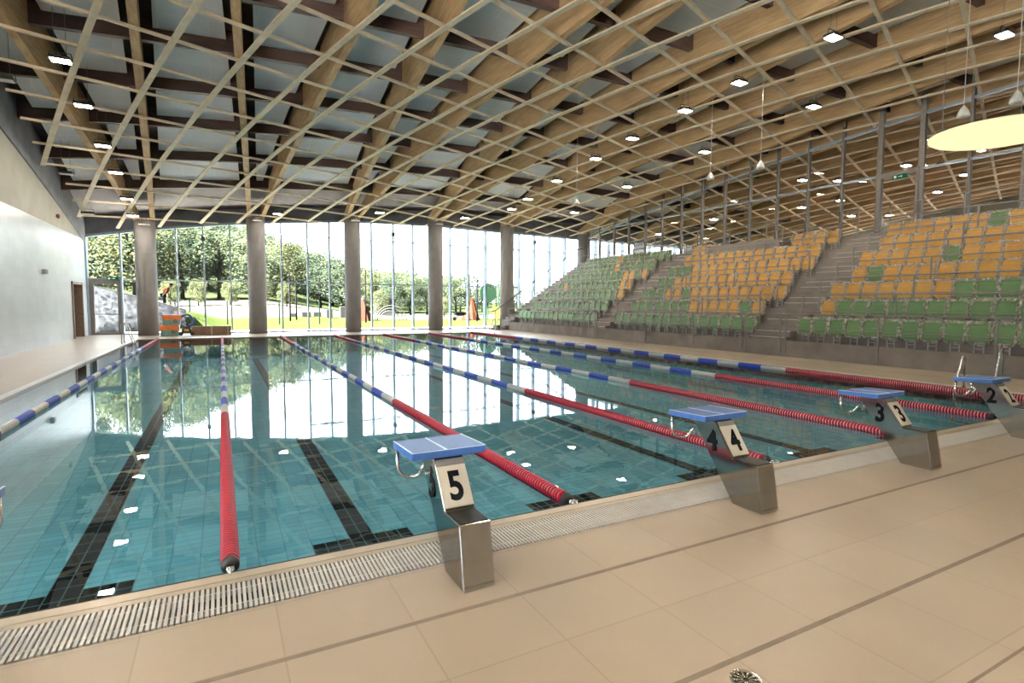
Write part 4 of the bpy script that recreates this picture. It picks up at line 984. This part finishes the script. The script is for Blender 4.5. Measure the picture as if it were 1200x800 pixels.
# trees
def tree_mesh(seed, hgt, rad, nleaf, mats, ls=.30):
    rnd = random.Random(seed); b = MB(); clumps = []
    for _ in range(34):
        a = rnd.uniform(0, 2*PI); t = rnd.uniform(.0, 1); z = hgt*(.22+.74*t); rr = rad*math.sqrt(max(.05, 1-((t-.42)/.62)**2))
        r_ = rr*rnd.uniform(.35, .85); clumps.append((r_*math.cos(a), r_*math.sin(a), z, rad*rnd.uniform(.28,.46)))
    for _ in range(nleaf):
        cx_, cy_, cz_, cr = rnd.choice(clumps); d_ = Vector((rnd.gauss(0,1), rnd.gauss(0,1), rnd.gauss(0,1)))
        if d_.length < .1: continue
        d_.normalize(); p = Vector((cx_,cy_,cz_)) + d_*cr*rnd.uniform(.72,1.08)
        n_ = (d_ + Vector((rnd.gauss(0,.5), rnd.gauss(0,.5), rnd.gauss(0,.5)+.3))).normalized()
        u = n_.cross(Vector((0,0,1)));
        if u.length < .05: u = Vector((1,0,0))
        u.normalize(); v = n_.cross(u); s = ls*rnd.uniform(.6,1.3); mi = 0 if rnd.random() < .62 else (1 if rnd.random() < .6 else 2)
        b.add([p-u*s*.5, p-v*s*.32+u*.0, p+u*s*.55, p+v*s*.32], [(0,1,2,3)], mi)
    fo = b.v, b.f, b.m
    me = bpy.data.meshes.new('foliage'); me.from_pydata(b.v, [], b.f); [me.materials.append(m) for m in mats]; me.polygons.foreach_set('material_index', b.m); me.update()
    t = MB(); t.tube([(0,0,-.4),(rnd.uniform(-.1,.1),0,hgt*.3),(rnd.uniform(-.3,.3),.1,hgt*.6),(0,0,hgt*.85)], [rad*.07,rad*.055,rad*.035,rad*.012], 8)
    for _ in range(6):
        c = rnd.choice(clumps); z0 = hgt*rnd.uniform(.25,.5); t.tube([(0,0,z0),(c[0]*.5,c[1]*.5,(z0+c[2])/2),(c[0],c[1],c[2])], [rad*.03,rad*.02,rad*.008], 5)
    return me, t.mesh('trunk', M['bark'], True)
G1, G2, G3 = [M['leaf1'],M['leaf2'],M['leaf3']], [M['leaf2'],M['leaf1'],M['leaf3']], [M['leaf3'],M['leaf1'],M['leaf2']]
TM = [tree_mesh(1,10,3.6,5200,G1), tree_mesh(2,11,3.9,5200,G2), tree_mesh(3,9,3.4,4600,G3), tree_mesh(4,9,4.2,5200,G2)]
def tree(x, y, h, kind, label, group, wide=1):
    e = empty('tree', (x, y, GZ(x,y)), random.uniform(0,6)); tag(e, label, 'tree', group)
    base = (10,11,9,9)[kind]; s = h/base; e.scale = (s*wide, s*wide, s)
    part('foliage', TM[kind][0], e); part('trunk', TM[kind][1], e)
bays = [(-100,-.6,'left of the first concrete column'),(-.6,4.2,'between the first and second columns'),(4.2,9.1,'between the second and third columns'),(9.1,14,'between the third and fourth columns'),(14,19,'between the fourth and fifth columns'),(19,25,'between the fifth and sixth columns'),(25,300,'through the partition glass')]
specs = []
rt = random.Random(11)
# front row on the slope, then rows up the hill
for k in range(12): specs.append((-20+4.4*k+rt.uniform(-1,1), 84+rt.uniform(-3,3), rt.uniform(9.5,12.0) if -20+4.4*k < 12 else rt.uniform(7.5,9), rt.choice([0,1,2]), 'front row'))
for k in range(11): specs.append((-26+5.6*k+rt.uniform(-1.5,1.5), 97+rt.uniform(-3,3), rt.uniform(9,12) if k < 7 else rt.uniform(7,9), rt.choice([0,1,2,3]), 'second row'))
for k in range(10): specs.append((-28+6.4*k+rt.uniform(-1.5,1.5), 112+rt.uniform(-3,3), rt.uniform(8,11) if k < 7 else rt.uniform(6.5,8), rt.choice([0,1,2,3]), 'third row'))
for k in range(7): specs.append((-28+6.4*k+rt.uniform(-1.5,1.5), 128+rt.uniform(-3,3), rt.uniform(8,10), rt.choice([0,1,3]), 'hilltop row'))
for k in range(14): specs.append((-14+4.6*k+rt.uniform(-1.2,1.2), 105+rt.uniform(-2,2), rt.uniform(8.5,10.5) if k < 8 else rt.uniform(6.5,8), rt.choice([0,1,2,3]), 'mid slope row'))
for k in range(14): specs.append((-12+4.8*k+rt.uniform(-1.2,1.2), 120+rt.uniform(-2,2), rt.uniform(7.5,9.5) if k < 9 else rt.uniform(6,7), rt.choice([0,1,2,3]), 'upper slope row'))
for k in range(12): specs.append((-8+5.2*k+rt.uniform(-1.2,1.2), 136+rt.uniform(-2,2), rt.uniform(6.5,8), rt.choice([0,1,3]), 'ridge row'))
# lower trees and bushes to the right
for k in range(9): specs.append((24+3.6*k+rt.uniform(-.6,.6), 76+rt.uniform(-3,3), rt.uniform(5.4,7.0) if k<6 else rt.uniform(4.2,5.2), rt.choice([0,1,3]), 'low tree line'))
for k in range(6): specs.append((27+5*k, 92+rt.uniform(-3,3), rt.uniform(6,8) if k < 4 else 5, rt.choice([0,1,3]), 'back tree line'))
for x, y in ((.2,70),(3.5,71),(7.2,73),(9.8,70.5),(-2.5,69),(20.5,66),(27.5,62)): specs.append((x, y, rt.uniform(2.2,3.4), 2, 'bright bushes'))
SKY = [(-200,60),(-2,24),(3,17.5),(10,14.6),(15,13.2),(20,12.1),(24,10.5),(28,9.0),(38,9.3),(48,8.7),(54,8.1),(62,6.2),(80,5.6),(300,5)]
def skyh(x, y):
    X1 = 2.5 + (x-2.5)*113.6/(y+3.6)
    for (a, za), (b_, zb) in zip(SKY, SKY[1:]):
        if a <= X1 <= b_: zm = za+(zb-za)*(X1-a)/(b_-a); break
    return 1.64 + (zm-1.64)/113.6*(y+3.6) - GZ(x, y)
specs = [(x, y, min(h, skyh(x, y)*rt.uniform(.86,1.03)), kd, rw) for x, y, h, kd, rw in specs]
specs = [q for q in specs if q[2] > 2.0]
cnt = {}
for x, y, h, kd, rw in sorted(specs, key=lambda s: (s[4], s[0])):
    cnt[rw] = cnt.get(rw, 0) + 1
    nm = {0:'green', 1:'dark green', 2:'yellow green', 3:'broad dark green'}[kd]
    tree(x, y, h, kd, '%s tree outside, %s from the stone wall side in the %s' % (nm, ORD[cnt[rw]-1], rw), 'trees outside the glass facade', wide=1.15)

# ------------------------------------------------------------------ light
W = bpy.data.worlds.new('world'); scn.world = W; W.use_nodes = True; nt = W.node_tree; nt.nodes.clear()
bg = nt.nodes.new('ShaderNodeBackground'); wo_ = nt.nodes.new('ShaderNodeOutputWorld'); bg.inputs[0].default_value = (.86,.94,1.0,1); bg.inputs[1].default_value = 6.5
nt.links.new(bg.outputs[0], wo_.inputs[0])
sd = bpy.data.lights.new('sun', 'SUN'); sd.energy = 360; sd.angle = .02; sd.color = (1,.95,.86); so = bpy.data.objects.new('sun', sd); COL.objects.link(so)
so.rotation_euler = (math.radians(42), 0, math.radians(-81))

# ------------------------------------------------------------------ view and render options
vs_ = scn.view_settings; scn.display_settings.display_device = 'sRGB'
vs_.view_transform = 'Standard'; vs_.look = 'None'; vs_.gamma = 1; vs_.exposure = 0.64; vs_.use_curve_mapping = False
cy = scn.cycles
cy.use_denoising = True; cy.denoiser = 'OPENIMAGEDENOISE'; cy.max_bounces = 12; cy.diffuse_bounces = 8; cy.glossy_bounces = 4; cy.transparent_max_bounces = 24
cy.transmission_bounces = 4; cy.sample_clamp_indirect = 6; cy.caustics_reflective = False; cy.caustics_refractive = False; cy.blur_glossy = .3
cy.use_light_tree = True
